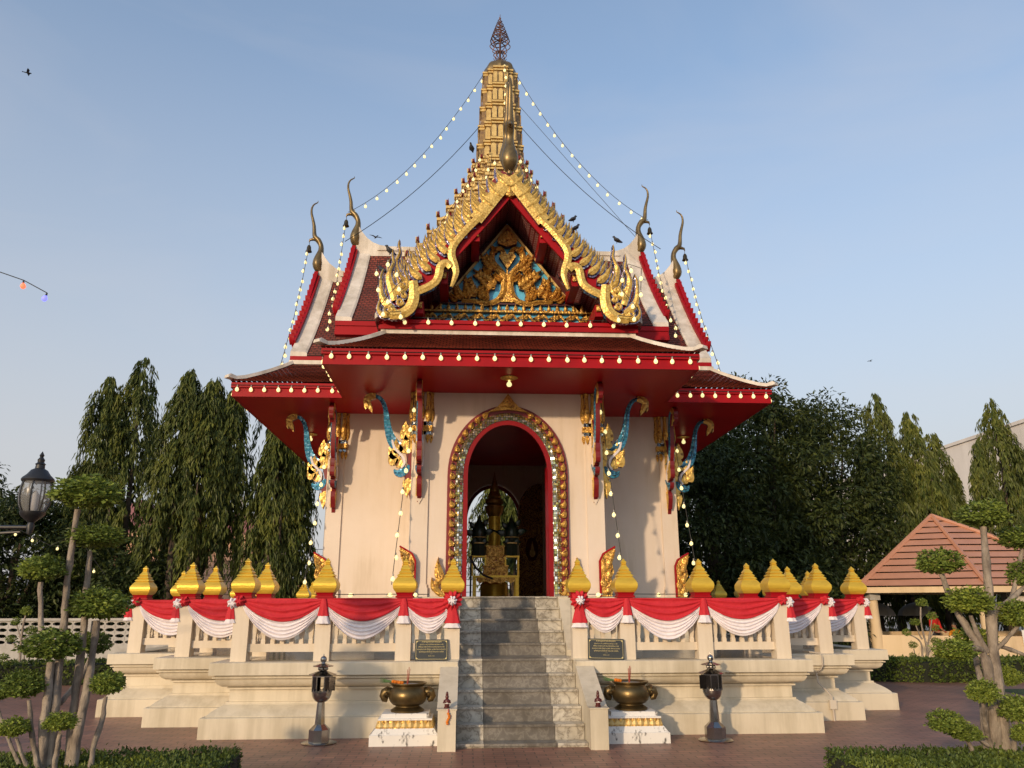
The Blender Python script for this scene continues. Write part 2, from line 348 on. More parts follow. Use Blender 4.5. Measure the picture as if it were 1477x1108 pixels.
# ---------------------------------------------------------------- camera, sky, sun
def setup():
    cd=bpy.data.cameras.new('camera'); co=bpy.data.objects.new('camera',cd); C.objects.link(co)
    p,r,y=rad(15.822),rad(-.104),rad(3.294)
    fw=Vector((math.sin(y)*math.cos(p),math.cos(y)*math.cos(p),math.sin(p)))
    rt=Vector((math.cos(y),-math.sin(y),0)); up=rt.cross(fw)
    rt2=rt*math.cos(r)+up*math.sin(r); up2=up*math.cos(r)-rt*math.sin(r)
    mt=Matrix((rt2,up2,-fw)).transposed().to_4x4(); mt.translation=Vector((-.708,0,1.65)); co.matrix_world=mt
    cd.sensor_width=36; cd.lens=1128.917/1477*36; cd.clip_end=3000; cd.clip_start=.05
    sc=bpy.context.scene; sc.camera=co
    el,az=rad(SUN_EL),rad(SUN_AZ)   # az measured from -Y towards -X
    d=Vector((-math.sin(az)*math.cos(el),-math.cos(az)*math.cos(el),math.sin(el)))
    w=bpy.data.worlds.new('World'); sc.world=w; w.use_nodes=True; nt=w.node_tree
    sk=nt.nodes.new('ShaderNodeTexSky'); sk.sky_type='NISHITA'; sk.sun_disc=False; sk.sun_elevation=el
    sk.sun_rotation=math.atan2(d.x,d.y); sk.air_density=SKY_AIR; sk.dust_density=SKY_DUST; sk.ozone_density=SKY_OZ; sk.altitude=50
    bg=nt.nodes['Background']; bg.inputs['Strength'].default_value=SKY_ST; 
    # low haze band that pales the sky towards the horizon
    tc=nt.nodes.new('ShaderNodeTexCoord'); sx=nt.nodes.new('ShaderNodeSeparateXYZ'); nt.links.new(tc.outputs['Generated'],sx.inputs[0])
    f=ramp(nt,sx.outputs['Z'],[(0,(.92,)*3),(.18,(.80,)*3),(.36,(.52,)*3),(.6,(.20,)*3),(.9,(.08,)*3)])
    mx=N(nt,'ShaderNodeMix',data_type='RGBA'); nt.links.new(f,mx.inputs['Factor']); tn=N(nt,'ShaderNodeMix',data_type='RGBA',blend_type='MULTIPLY'); tn.inputs['Factor'].default_value=1; tn.inputs['B'].default_value=(.90,1.0,1.09,1); nt.links.new(sk.outputs[0],tn.inputs['A']); nt.links.new(tn.outputs['Result'],mx.inputs['A']); mx.inputs['B'].default_value=(*HAZE,1)
    # thin wisps of high cloud
    mp=N(nt,'ShaderNodeMapping'); mp.inputs['Scale'].default_value=(1.6,1.6,4.5); mp.inputs['Rotation'].default_value=(0,.35,.4); nt.links.new(tc.outputs['Generated'],mp.inputs['Vector'])
    cn=N(nt,'ShaderNodeTexNoise',Scale=1.5,Detail=5,Roughness=.5,Distortion=.6); nt.links.new(mp.outputs[0],cn.inputs['Vector'])
    cf=ramp(nt,cn.outputs['Fac'],[(.48,(0,)*3),(.8,(.2,)*3)])
    m2=N(nt,'ShaderNodeMix',data_type='RGBA'); nt.links.new(cf,m2.inputs['Factor']); nt.links.new(mx.outputs['Result'],m2.inputs['A']); m2.inputs['B'].default_value=(2.75,2.6,2.62,1)
    nt.links.new(m2.outputs['Result'],bg.inputs['Color'])
    sl=bpy.data.lights.new('sun','SUN'); sl.energy=SUN_ST; sl.angle=rad(SUN_ANG); sl.color=SUN_COL
    so=bpy.data.objects.new('sun',sl); C.objects.link(so); so.rotation_euler=(-d).to_track_quat('-Z','Y').to_euler(); so.location=d*60+Vector((0,10,0))
    sc.view_settings.view_transform='Standard'; sc.view_settings.look='None'; sc.view_settings.gamma=1; sc.view_settings.exposure=EXPO
SUN_EL,SUN_AZ,SUN_ST,SUN_ANG,SUN_COL=12.5,32,1.55,1.8,(1.0,.745,.48)
SKY_AIR,SKY_DUST,SKY_OZ,SKY_ST=1.2,3.0,2.0,.15
HAZE=(2.42,2.34,2.42)
EXPO=.78
setup()
# ================================================================ shrine pavilion (local: front is -Y, origin at the building's centre)
m,nt,b=nodes('stencilled_red'); tc=N(nt,'ShaderNodeTexCoord'); v=N(nt,'ShaderNodeTexVoronoi',Scale=11); v.inputs['Randomness'].default_value=0.0
nt.links.new(tc.outputs['Object'],v.inputs['Vector'])
nt.links.new(ramp(nt,v.outputs['Distance'],[(.0,(.2,.02,.02)),(.30,(.2,.02,.02)),(.36,(.55,.36,.35)),(.46,(.5,.3,.3)),(.5,(.2,.03,.03))]),b.inputs['Base Color']); b.inputs['Roughness'].default_value=.4; M['stencil']=m
m,nt,b=nodes('gold_stencil_door'); tc=N(nt,'ShaderNodeTexCoord'); v=N(nt,'ShaderNodeTexNoise',Scale=9,Detail=2,Distortion=3)
nt.links.new(tc.outputs['Object'],v.inputs['Vector'])
nt.links.new(ramp(nt,v.outputs['Fac'],[(.42,(.08,.008,.008)),(.47,(.55,.33,.09)),(.53,(.55,.33,.09)),(.58,(.08,.008,.008))]),b.inputs['Base Color']); b.inputs['Roughness'].default_value=.4; M['doorleaf']=m

M['doorred']=pm('door_red',(.26,.006,.010),(.2,.005,.008),3,.4,spec=.2)
M['lacquer']=pm('dark_lacquer_red',(.20,.008,.010),(.15,.006,.008),6,.4)
M['chofa']=pm('weathered_gilt_bronze',(.26,.18,.075),(.15,.105,.05),7,.38,metal=.6,bump=.1)
PV=thing('shrine_pavilion','ornate cream shrine pavilion with red eaves, gilded gables and golden spire on the stepped terrace','shrine',(0,YC,0))
ZF=1.79; ZS=5.34
ARM=[(1.65,3.89,4.6,3.55),(2.2,3.386,4.3,3.45),(1.65,3.89,4.6,3.55),(2.2,3.386,4.3,3.45)]
RK=[Matrix.Rotation(k*PI/2,4,'Z') for k in range(4)]
def stepped(vals,e):
    """cross shaped plan from convex corners (x,d) of one quadrant, inset by e"""
    q=[]
    for i,(a,c) in enumerate(vals):
        q.append((a-e,c-e))
        if i<len(vals)-1: q.append((a-e,vals[i+1][1]-e))
    out=[]
    out+=[(x,-d) for x,d in q]
    out+=[(x,d) for x,d in reversed(q)]
    out+=[(-x,d) for x,d in q]
    out+=[(-x,-d) for x,d in reversed(q)]
    return out
def notched(P,w,yb):
    """open a slot of half width w in the front edge, back to y=yb"""
    yf=P[0][1]; return [(w,yb),(w,yf)]+P+[(-w,yf),(-w,yb)] if w else P
def ringloft(mb,vals,prof,m=0,cap=True,notch=(0,0)):
    mb.loft([[(x,y,z) for x,y in notched(stepped(vals,e),*notch)] for e,z in prof],m,cap)
AH,ASP,AEL=.78,3.85,.98
def arch(off,n=28,z0=ZF):
    a=AH+off;h=AEL+off
    p=[(-a,z0),(-a,(z0+ASP)/2)]
    for i in range(n+1):
        t=PI-PI*i/n; p.append((a*math.cos(t),ASP+h*math.sin(t)))
    p+=[(a,(z0+ASP)/2),(a,z0)]
    return p
# ---- walls
for k in (0,2):
    mb=MB(); hw,L=1.65,3.89; d0,d1=L-.28,L
    ar=arch(0)
    for s in (-1,1): mb.box(min(s*AH,s*hw),max(s*AH,s*hw),-d1,-d0,ZF,ASP,0,RK[k]); 
    pts=[(-hw,ASP)]+[p for p in ar if p[1]>=ASP-1e-6]+[(hw,ASP)]
    for (xa,za),(xb,zb) in zip(pts,pts[1:]):
        if xb-xa<1e-6: continue
        mb.prism([(xa,za),(xb,zb),(xb,ZS),(xa,ZS)],lambda a,b_,t:(a,-t,b_),d1,d0,0,M=RK[k])
    mb.build('door_wall',M['wallpaint'],PV)
for sx in (-1,1):
    mb=MB()
    for sy in (-1,1):
        x0,x1=sorted((sx*1.37,sx*1.65)); y0,y1=sorted((sy*2.2,sy*3.61)); mb.box(x0,x1,y0,y1,ZF,ZS)      # cheeks of the porch arms
        x0,x1=sorted((sx*1.37,sx*3.386)); y0,y1=sorted((sy*1.92,sy*2.2)); mb.box(x0,x1,y0,y1,ZF,ZS)   # recessed wall panels
    x0,x1=sorted((sx*3.106,sx*3.386)); mb.box(x0,x1,-1.92,1.92,ZF,ZS)
    mb.build('wall',M['wallpaint'],PV)
# ---- corner pilasters
for k in range(4):
    hw,L,_,_=ARM[k]
    for s in (-1,1):
        mb=MB()
        x0,x1=sorted((s*(hw-.27),s*(hw+.035)))
        mb.box(x0,x1,-L-.035,-L+.27,ZF,ZS-.002,0,RK[k])
        xm=(x0+x1)/2
        mb.prism([(xm-.085,4.95),(xm-.085,3.5),(xm,3.34),(xm+.085,3.5),(xm+.085,4.95)],lambda a,b_,t:(a,-t,b_),L+.055,L+.034,0,M=RK[k])
        mb.box(x0-.03,x1+.03,-L-.065,-L+.3,ZF,ZF+.16,0,RK[k]); mb.box(x0-.015,x1+.015,-L-.05,-L+.285,ZF+.16,ZF+.21,0,RK[k])
        mb.build('pilaster',M['wallpaint'],PV)
        # capital: gilded petals over mirror bands and pendants
        if k!=2:
            mb=MB(); cx,cy=xm,-L+.1175; W=.1525
            mb.box(cx-W-.02,cx+W+.02,cy-W-.02,cy+W+.02,4.72,4.79,1,RK[k]); mb.box(cx-W-.05,cx+W+.05,cy-W-.05,cy+W+.05,4.62,4.72,0,RK[k]); mb.box(cx-W-.02,cx+W+.02,cy-W-.02,cy+W+.02,4.56,4.62,1,RK[k])
            for i in range(-1,2):
                for (ux,uy) in ((1,0),(0,1)):
                    for sg in (-1,1):
                        px=cx+(i*.115 if ux else sg*(W+.02)); py=cy+(sg*(W+.02) if ux else i*.115)
                        mb.lathe([(.025,4.79),(.05,4.86),(.058,4.95),(.042,5.1),(.034,5.25),(.045,5.33)],8,(px,py,0),0,RK[k])
                        mb.lathe([(.0,4.40),(.02,4.44),(.04,4.5),(.03,4.56)],6,(px,py,0),0 if i else 1,RK[k])
            mb.build('capital',[M['carvedfine'],M['chipmosaic']],PV,50)
# ---- soffit, eave fascia, skirt roof
EV=[(3.03,5.54),(5.03,3.45)]; IV=[(2.2,4.4),(4.2,2.5)]
mb=MB(); P=stepped(EV,.03); mb.add([(x,y,ZS) for x,y in P],[tuple(range(len(P)-1,-1,-1))]); mb.build('soffit',M['soffit'],PV,False)
mb=MB(); ringloft(mb,EV,[(.06,5.338),(0,5.338),(0,5.45),(.022,5.458),(.022,5.5),(-.02,5.51),(-.02,5.6),(.03,5.62),(.03,5.5)],0,False); mb.build('eave_fascia',M['red'],PV)
def rowstrip(mb,p0,p1,q0,q1,rows,conc=.25,lip=.022,m=0):
    """tile courses from the eave edge p0-p1 up to q0-q1"""
    p0,p1,q0,q1=map(Vector,(p0,p1,q0,q1))
    zf=lambda a,b_,f:Vector((a.x+(b_.x-a.x)*f,a.y+(b_.y-a.y)*f,a.z+(b_.z-a.z)*(f*(1-conc)+conc*f*f)))
    ax=(p1-p0).normalized()
    for i in range(rows):
        f0,f1=i/rows,(i+1)/rows
        a,b_=zf(p0,q0,f0),zf(p1,q1,f0); c,d=zf(p1,q1,f1),zf(p0,q0,f1)
        up=Vector((0,0,lip)); 
        u=lambda P:(P-p0).dot(ax)
        mb.add([a+up,b_+up,c,d,a+(d-a)*.22-up*.2,b_+(c-b_)*.22-up*.2],[(0,1,2,3),(4,5,1,0)],m,None,
               [[(u(a),i*.12+.02),(u(b_),i*.12+.02),(u(c),i*.12+.12),(u(d),i*.12+.12)],[(u(a),i*.12),(u(b_),i*.12),(u(b_),i*.12+.02),(u(a),i*.12+.02)]])
Eo=stepped([(3.07,5.58),(5.07,3.49)],0); Ii=stepped(IV,0); n=len(Eo)
for i in range(n):
    j=(i+1)%n
    mb=MB(); rowstrip(mb,(*Eo[i],5.62),(*Eo[j],5.62),(*Ii[i],6.28),(*Ii[j],6.28),15)
    mb.build('skirt_roof',M['tile'],PV,False)
def sq_tube(mb,path,w,h,m=0):
    P=[Vector(p) for p in path]; rings=[]
    for i,p in enumerate(P):
        t=P[min(i+1,len(P)-1)]-P[max(i-1,0)]; t.z=0; t.normalize(); sd=Vector((-t.y,t.x,0))
        ww=w if not hasattr(w,'__len__') else w[i]; hh=h if not hasattr(h,'__len__') else h[i]
        rings.append([tuple(p+sd*ww),tuple(p-sd*ww),tuple(p-sd*ww*.7+Vector((0,0,hh))),tuple(p+sd*ww*.7+Vector((0,0,hh)))])
    mb.loft(rings,m)
for sx in (-1,1):
    for sy in (-1,1):
        for (ix,iy),(ex,ey) in zip(IV,[(3.07,5.58),(5.07,3.49)]):
            mb=MB(); pts=[]
            for f in (0,.2,.4,.6,.8,.93,1.02,1.06):
                g=1-f; z=5.62+.66*(g*.75+.25*g*g)
                if f>.9: z+=(f-.9)*.55
                pts.append((sx*(ix+(ex-ix)*f),sy*(iy+(ey-iy)*f),z-.01))
            sq_tube(mb,pts,.075,[.07]*6+[.085,.05]); mb.build('hip_ridge',M['whiteplaster'],PV)
mb=MB(); ringloft(mb,IV,[(-.06,6.24),(-.06,6.33),(.05,6.345),(.05,6.24)],0,False); mb.build('skirt_capping',M['whiteplaster'],PV)
mb=MB(); ringloft(mb,[(2.12,4.3),(4.1,2.32)],[(0,6.2),(0,6.5)],0,False); mb.build('eave_beam',M['red'],PV)
# ---- gable roofs, two tiers on each of the four arms
def zroof(s,zr,H,S=2.35):
    t=abs(s)/S; return zr-H*(1.22*t-.22*t*t)
TI={'low':(9.15,2.65),'up':(9.85,2.58)}
def slope(mb,k,sg,a0,a1,zr,H,dz=0,rows=36,m=0,tiles=True,S=2.35):
    for i in range(rows):
        s0,s1=S*i/rows,S*(i+1)/rows
        z0,z1=zroof(s0,zr,H)+dz,zroof(s1,zr,H)+dz; lip=.024 if tiles else 0
        vs=[(sg*s0,-a0,z0),(sg*s0,-a1,z0),(sg*s1,-a1,z1+lip),(sg*s1,-a0,z1+lip),(sg*s1,-a0,z1-.005),(sg*s1,-a1,z1-.005)]
        v0=-(i*.12);uv=[[(a0,v0),(a1,v0),(a1,v0-.1),(a0,v0-.1)],[(a1,v0-.1),(a0,v0-.1),(a0,v0-.12),(a1,v0-.12)]]
        mb.add(vs,[(0,1,2,3),(2,3,4,5)] if tiles else [(0,3,2,1)],m,RK[k],uv if tiles else None)
for k in range(4):
    hw,L,gl,gu=ARM[k]
    for tier,dg in (('low',gl),('up',gu)):
        zr,H=TI[tier]
        for sg in (-1,1):
            mb=MB(); slope(mb,k,sg,.6,dg-.02,zr,H); mb.build('gable_roof',M['tile'],PV,False)
            if tier=='low' or k in (0,2):
                mb=MB(); slope(mb,k,sg,.6,dg-.01,zr,H,-.09,12,tiles=False); mb.build('roof_lining',M['stencil'] if k in (0,) else M['red'],PV,False)
            # white verge strip
            mb=MB(); path=[(2.36*i/10) for i in range(11)]
            rings=[]
            for s in path:
                z=zroof(s,zr,H); rings.append([(sg*s,-dg+.34,z-.02),(sg*s,-dg+.01,z-.02),(sg*s,-dg+.01,z+.085),(sg*s,-dg+.30,z+.075),(sg*s,-dg+.34,z+.05)])
            mb.loft(rings,0,True,RK[k]); mb.build('verge',M['whiteplaster'],PV)
            if tier=='up' or k in (1,3):
                # red eave board at the roof's foot, two fillets
                zf=zroof(2.35,zr,H); mb=MB(); x0,x1=2.24,2.375
                for (a,b_,zz0,zz1) in ((2.24,2.385,zf-.13,zf-.03),(2.22,2.36,zf-.23,zf-.13),(2.24,2.395,zf-.33,zf-.23)):
                    xa,xb=sorted((sg*a,sg*b_)); mb.box(xa,xb,-dg+.015,-2.0,zz0,zz1,0,RK[k])
                mb.build('eave_board',M['red'],PV)
        # ridge with swept horn
        mb=MB(); mb.prism([(.5,zr-.05),(.5,zr+.17),(dg-.03,zr+.17),(dg-.03,zr-.1)] if k==0 else [(.5,zr-.05),(.5,zr+.17),(dg-.75,zr+.17),(dg-.55,zr+.2),(dg-.38,zr+.27),(dg-.24,zr+.38),(dg-.12,zr+.53),(dg-.03,zr+.68),(dg+.015,zr+.5),(dg+.015,zr-.1)],lambda a,b_,t:(t,-a,b_),-.085,.085,0,M=RK[k])
        mb.box(-.115,.115,-dg+.5,-.5,zr+.05,zr+.09,0,RK[k])
        mb.build('roof_ridge',M['whiteplaster'],PV)
        if not(k==0 and tier=='low'):
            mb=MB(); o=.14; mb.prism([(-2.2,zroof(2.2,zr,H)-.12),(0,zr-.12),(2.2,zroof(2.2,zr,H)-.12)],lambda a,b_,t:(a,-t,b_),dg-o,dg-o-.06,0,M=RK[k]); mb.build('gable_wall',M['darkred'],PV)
# ---- bargeboards with fins and naga ends (drawn for the left side, mirrored), chofa
zm=lambda px,py:((px-744)*.00351,9.381-(py-108)*.00401)
def gable_meshes(dg,zoff,sg,front,bm=0):
    """returns bargeboard, list of fins, naga for one side, at local distance dg"""
    fn=lambda a,b_,t:(-sg*a,-dg+t,b_+zoff)
    body,edge=(0,1)
    bb=MB()
    back=[(-s,zroof(s,9.15,2.65)-.03) for s in [2.0*i/14 for i in range(15)]]
    rib(bb,back,[.15]*15,fn,.0,.05,2,2)
    seg1=[(0,9.245),(-.3,8.83),(-.62,8.37)]; rib(bb,seg1,[.125]*3,fn,-.09,.0,bm,1,.015)
    seg2=smoothpath([zm(*p) for p in [(596,338),(530,400),(475,462),(449,505),(448,545),(462,585),(471,620),(462,655),(449,690)]],3)
    rib(bb,seg2,[.068*(1 if i<len(seg2)*.6 else max(.3,1-(i/len(seg2)-.6)*1.7)) for i in range(len(seg2))],fn,-.1,.0,bm,1,.02)
    seg3=smoothpath([zm(*p) for p in [(447,596),(430,581),(408,580),(391,597),(386,630),(372,665),(335,692),(278,716)]],3)
    rib(bb,seg3,[.07]*len(seg3),fn,-.11,.0,bm,1,.02)
    fins=[]
    ss=[.06+.155*i for i in range(13)]
    for i,s in enumerate(ss):
        f=MB(); z=zroof(s,9.15,2.65)+.0
        leaf2d(f,-s+.065,z-.05,.46 if front else .27,.150 if front else .1,-.95,fn,-.045,.0,1,1,1.2,.0); leaf2d(f,-s+.06,z-.02,.43 if front else .25,.118 if front else .08,-.95,fn,-.085,-.04,0,1,1.15,.03)
        zc=zroof(s+.07,9.15,2.65)+.08
        f.prism([(-s-.075,zc),(-s-.045,zc+.045),(-s-.005,zc+.015),(-s-.035,zc-.03)],fn,-.05,.0,3,1)
        fins.append(f)
    ng=MB()
    ub=smoothpath([zm(*p) for p in [(258,668),(264,712),(264,752),(250,790),(222,815),(185,826),(150,828)]],4)
    rib(ng,ub,[.075+.022*math.sin(PI*i/(len(ub)-1)) for i in range(len(ub))],fn,-.12,.02,0,1,.03)
    def fl(pts,w,t=-.1): 
        P=smoothpath([zm(*p) for p in pts],4); w*=.78; rib(ng,P,[w*1.3*(1-i/(len(P)-1))**.5*(.6+.4*math.sin(PI*min(1,i/(len(P)-1)*1.6+.15)))+.012 for i in range(len(P))],fn,t+.03,.0,1,1,.0); rib(ng,P,[w*(1-i/(len(P)-1))**.55*(.55+.45*math.sin(PI*min(1,i/(len(P)-1)*1.6+.15))) + .004 for i in range(len(P))],fn,t,.0,0,1,.02)
    fl([(165,800),(125,770),(103,730),(98,680),(98,640),(108,612)],.085)
    fl([(170,760),(150,700),(135,650),(140,620),(156,580),(150,545),(152,515)],.08)
    fl([(185,720),(190,680),(172,640),(165,600)],.05)
    fl([(205,720),(228,690),(228,655),(212,620),(215,585)],.05)
    fl([(150,828),(112,826),(90,800),(98,760),(118,740)],.06)
    for (cx,cy,r) in ((198,768,17),(215,735,13),(170,812,15),(205,690,12),(136,805,19)):
        P=[]
        for j in range(15):
            a=j/14*PI*2.6; rr=r*(1-.6*j/14); P.append(zm(cx+rr*math.cos(a),cy+rr*math.sin(a)))
        rib(ng,P,[.034]*15,fn,-.105,.0,1,1,.0); rib(ng,P,[.02]*15,fn,-.13,.0,0,0,.012)
    ng.prism([zm(*p) for p in [(232,690),(248,760),(225,800),(160,812),(120,760),(140,690),(190,700)]],fn,-.03,.02,2,2)
    return bb,fins,ng
GM=[M['goldleaf'],M['purple'],M['red'],M['chipmosaic']]
GU=[M['goldleaf'],M['purple'],M['red'],M['chipmosaic'],M['lacquer']]
GS=[M['red'],M['red'],M['red'],M['goldpale'],M['red']]
CH=[(-.06,-.3,.06),(.03,-.2,.13),(.06,-.08,.16),(.05,.08,.13),(.01,.27,.085),(.02,.42,.075),(.09,.55,.085),(.17,.63,.075),(.2,.75,.06),(.215,.92,.052),(.255,1.1,.044),(.30,1.27,.036),(.30,1.42,.028),(.25,1.52,.02),(.17,1.57,.014),(.165,1.62,.006)]
for k in (0,1,2,3):
    hw,L,gl,gu=ARM[k]
    for tier,dg in (('low',gl),('up',gu)):
        zo=0 if tier=='low' else .7
        mats=(GM if tier=='low' else GU) if k==0 else GS
        for sg in (1,-1):
            bb,fins,ng=gable_meshes(dg+.02,zo,sg,k==0,4 if (k==0 and tier=='up') else 0)
            if k!=0:   # the flank gables carry smaller naga ends
                c0=Vector((-sg*2.02,0,6.48+zo)); ng.v=[tuple((c0.x+(p[0]-c0.x)*.5,p[1],c0.z+(p[2]-c0.z)*.5)) for p in ng.v]
            for q in [bb]+fins+[ng]: q.v=[tuple(RK[k]@Vector(p)) for p in q.v]
            bb.build('bargeboard',mats,PV)
            if k in (0,1,3):
                if k==0:
                    for f in fins: f.build('roof_fin',mats,PV)
                else:
                    a=MB()
                    for f in fins: a.add(f.v,f.f,f.m)
                    a.build('roof_fin_row',mats,PV)
                ng.build('naga_finial',mats,PV)
        if k!=2:
            zr=TI[tier][0]; mb=MB(); oz=zr+(.6 if k==0 else .47); pth=smoothpath([p[:2] for p in CH],2); rr=[p[0] for p in smoothpath([(p[2],) for p in CH],2)]
            mb.tube([(0,-(dg+r),oz+z) for r,z in pth],[max(.005,r*(1 if k==0 else 1.15)) for r in rr],10,0,RK[k],flat=.7)
            mb.tube([(0,-(dg+.1),oz+.56),(0,-(dg+.2),oz+.585),(0,-(dg+.29),oz+.56),(0,-(dg+.31),oz+.5)],[.055,.045,.03,.008],8,0,RK[k])
            mb.tube([(0,-(dg+.02),oz+.2),(0,-(dg-.02),oz+.1),(0,-(dg-.03),oz-.35)],[.05,.07,.05],8,0,RK[k])
            mb.build('chofa_finial',M['chofa'],PV,60)
            # bell under the beak
            if k in (1,3):
                mb=MB(); mb.lathe([(.0,.0),(.03,-.005),(.05,-.05),(.055,-.12),(.08,-.17),(.075,-.175),(.0,-.1)],10,(0,-(dg+.30),oz+.42),0,RK[k]); mb.tube([(0,-(dg+.30),oz+.42),(0,-(dg+.30),oz+.53)],.006,4,0,RK[k]); mb.build('roof_bell',M['bronze'],PV,50)
# further rows of gilded flames between the two front gables and up to the spire
for dg,zo in ((4.25,.30),(3.95,.52),(3.15,1.02),(2.75,1.32)):
    for sg in (1,-1):
        bb,fins,ng=gable_meshes(dg,zo,sg,True,4); a=MB()
        for f in fins[(0 if zo<.8 else 2):]: a.add(f.v,f.f,f.m)
        fn=lambda x,z,t:(-sg*x,-dg+t,z+zo)
        rib(a,[(-s,zroof(s,9.15,2.65)-.03) for s in [2.0*i/14 for i in range(15)]],[.14]*15,fn,.0,.05,2,2)
        a.build('roof_fin_row',GU,PV)
# gold boss at the front apex and purlin ends
mb=MB(); fn=lambda a,b_,t:(a,-4.62+t,b_)
leaf2d(mb,0,8.86,.24,.16,0,fn,-.07,0,0); mb.build('apex_boss',M['carvedfine'],PV)
for sg in (-1,1):
    for (s,z) in ((.62,8.21),(1.185,7.37),(1.60,6.80)):
        mb=MB(); x=sg*s; mb.box(x-.075,x+.075,-4.57,-3.66,z-.2,z+.02,0); 
        for q in range(4):
            a=q*PI/2; 
            leaf2d(mb,x,z-.06,.085,.07,a+PI/4,lambda a_,b_,t:(a_,-4.585+t,b_),-.02,0,1,None,0,.01)
        mb.build('purlin',[M['red'],M['carvedfine']],PV)
# ---- front beam and pediment
mb=MB(); mb.box(-2.3,2.3,-4.5,-4.32,6.33,6.40); mb.box(-2.3,2.3,-4.48,-4.32,6.40,6.435); mb.box(-2.3,2.3,-4.51,-4.32,6.435,6.5); mb.build('gable_beam',M['red'],PV)
DP=3.65
pf=lambda a,b_,t:(a,-DP+t,b_)
pd=MB(); pd.prism([(-1.75,6.5),(1.75,6.5),(1.42,6.95),(0,8.86),(-1.42,6.95)],pf,0,.08,0); PED=pd.build('pediment',M['pedblue'],PV)
for sg in (-1,1):
    mb=MB(); rib(mb,[(sg*1.36,6.98),(0,8.80)],[.022,.022],pf,-.05,0,0); mb.build('pediment_edge',M['goldpale'],PED)
zp=lambda px,py:((px-498)*.001966,8.87-.00207*py)
for sg in (-1,1):
    g=lambda a,b_,t:(-sg*a,-DP+t,b_)
    mb=MB()
    st=smoothpath([zp(*p) for p in [(60,812),(190,815),(300,835),(400,805),(455,730),(468,640),(462,560),(410,490),(358,430),(345,360),(372,300),(430,285),(468,330)]],3)
    rib(mb,st,[.04+.024*math.sin(PI*i/(len(st)-1)) for i in range(len(st))],g,-.08,0,0,1,.04)
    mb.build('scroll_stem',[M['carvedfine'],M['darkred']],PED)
    for (x,y,l,w,a,c) in ((380,690,.58,.30,-.75,-.25),(195,775,.50,.26,-.55,.5),(75,800,.36,.2,-.7,.6),(400,500,.46,.26,-.95,.7),(20,820,.26,.14,-1.0,.7),(300,820,.3,.16,-.2,.9),(270,800,.34,.2,-.35,.6),(450,610,.26,.15,-1.1,.8),(330,560,.24,.14,-.5,-.6),(130,800,.36,.18,-.3,.5),(400,330,.2,.12,-.9,.7)):
        mb=MB(); px,pz=zp(x,y); leaf2d(mb,px,pz,l*1.02,w*.72,a,g,-.08,0,0,1,c,.04)
        for q in range(5):      # side flames of the leaf
            t=.1+.15*q; aa=a+c*t*t*.6; bx,bz=px+math.sin(aa)*l*t,pz+math.cos(aa)*l*t
            for sd in (-1,1): leaf2d(mb,bx,bz,l*.38*(1-t*.55),w*.3,aa+sd*1.05,g,-.105,-.0,0,1,-sd*.95,.03,None,5)
        leaf2d(mb,px+.0,pz+.02,l*.55,w*.32,a-.1,g,-.12,-.07,0,1,c,.04)
        mb.build('kranok_leaf',[M['carvedfine'],M['darkred']],PED)
mb=MB()
leaf2d(mb,0,8.3,.44,.34,0,pf,-.13,0,0,1,0,.06); leaf2d(mb,0,8.4,.3,.18,0,pf,-.18,-.1,0,1,0,.04)
mb.prism([(0,7.84),(-.1,8.0),(-.16,8.1),(-.12,8.19),(-.04,8.19),(0,8.14),(.04,8.19),(.12,8.19),(.16,8.1),(.1,8.0)],pf,-.12,0,0,1)
mb.prism([(-.2,7.18),(.2,7.18),(.03,7.45),(.012,7.9),(-.012,7.9),(-.03,7.45)],pf,-.08,0,0,1)
mb.build('pediment_centrepiece',[M['carvedfine'],M['darkred']],PED)
mb=MB(); mb.box(-1.62,1.62,-DP-.1,-DP,6.965,7.0); mb.box(-1.3,1.3,-DP-.07,-DP,7.13,7.16,1); mb.box(-1.7,1.7,-DP-.08,-DP,6.76,6.79)
for i in range(-9,10):
    leaf2d(mb,i*.158,7.0,.15,.062,0,pf,-.07,0,0,1,0,.02,None,5); leaf2d(mb,i*.158+.079,7.0,.06,.035,0,pf,-.05,0,0,1,0,.015,None,4)
for i in range(-5,6):
    x=i*.3
    for q in range(4): leaf2d(mb,x,6.875,.11 if q%2 else .08,.07,q*PI/2+(0),pf,-.06,0,0,1,0,.02,None,4)
    P=[(x+.03+.24*t/8,6.875+.06*math.sin(t/8*2*PI)) for t in range(9)]; rib(mb,P,[.022]*9,pf,-.05,0,0,1,.01)
mb.build('pediment_frieze',[M['carvedfine'],M['darkred']],PED)
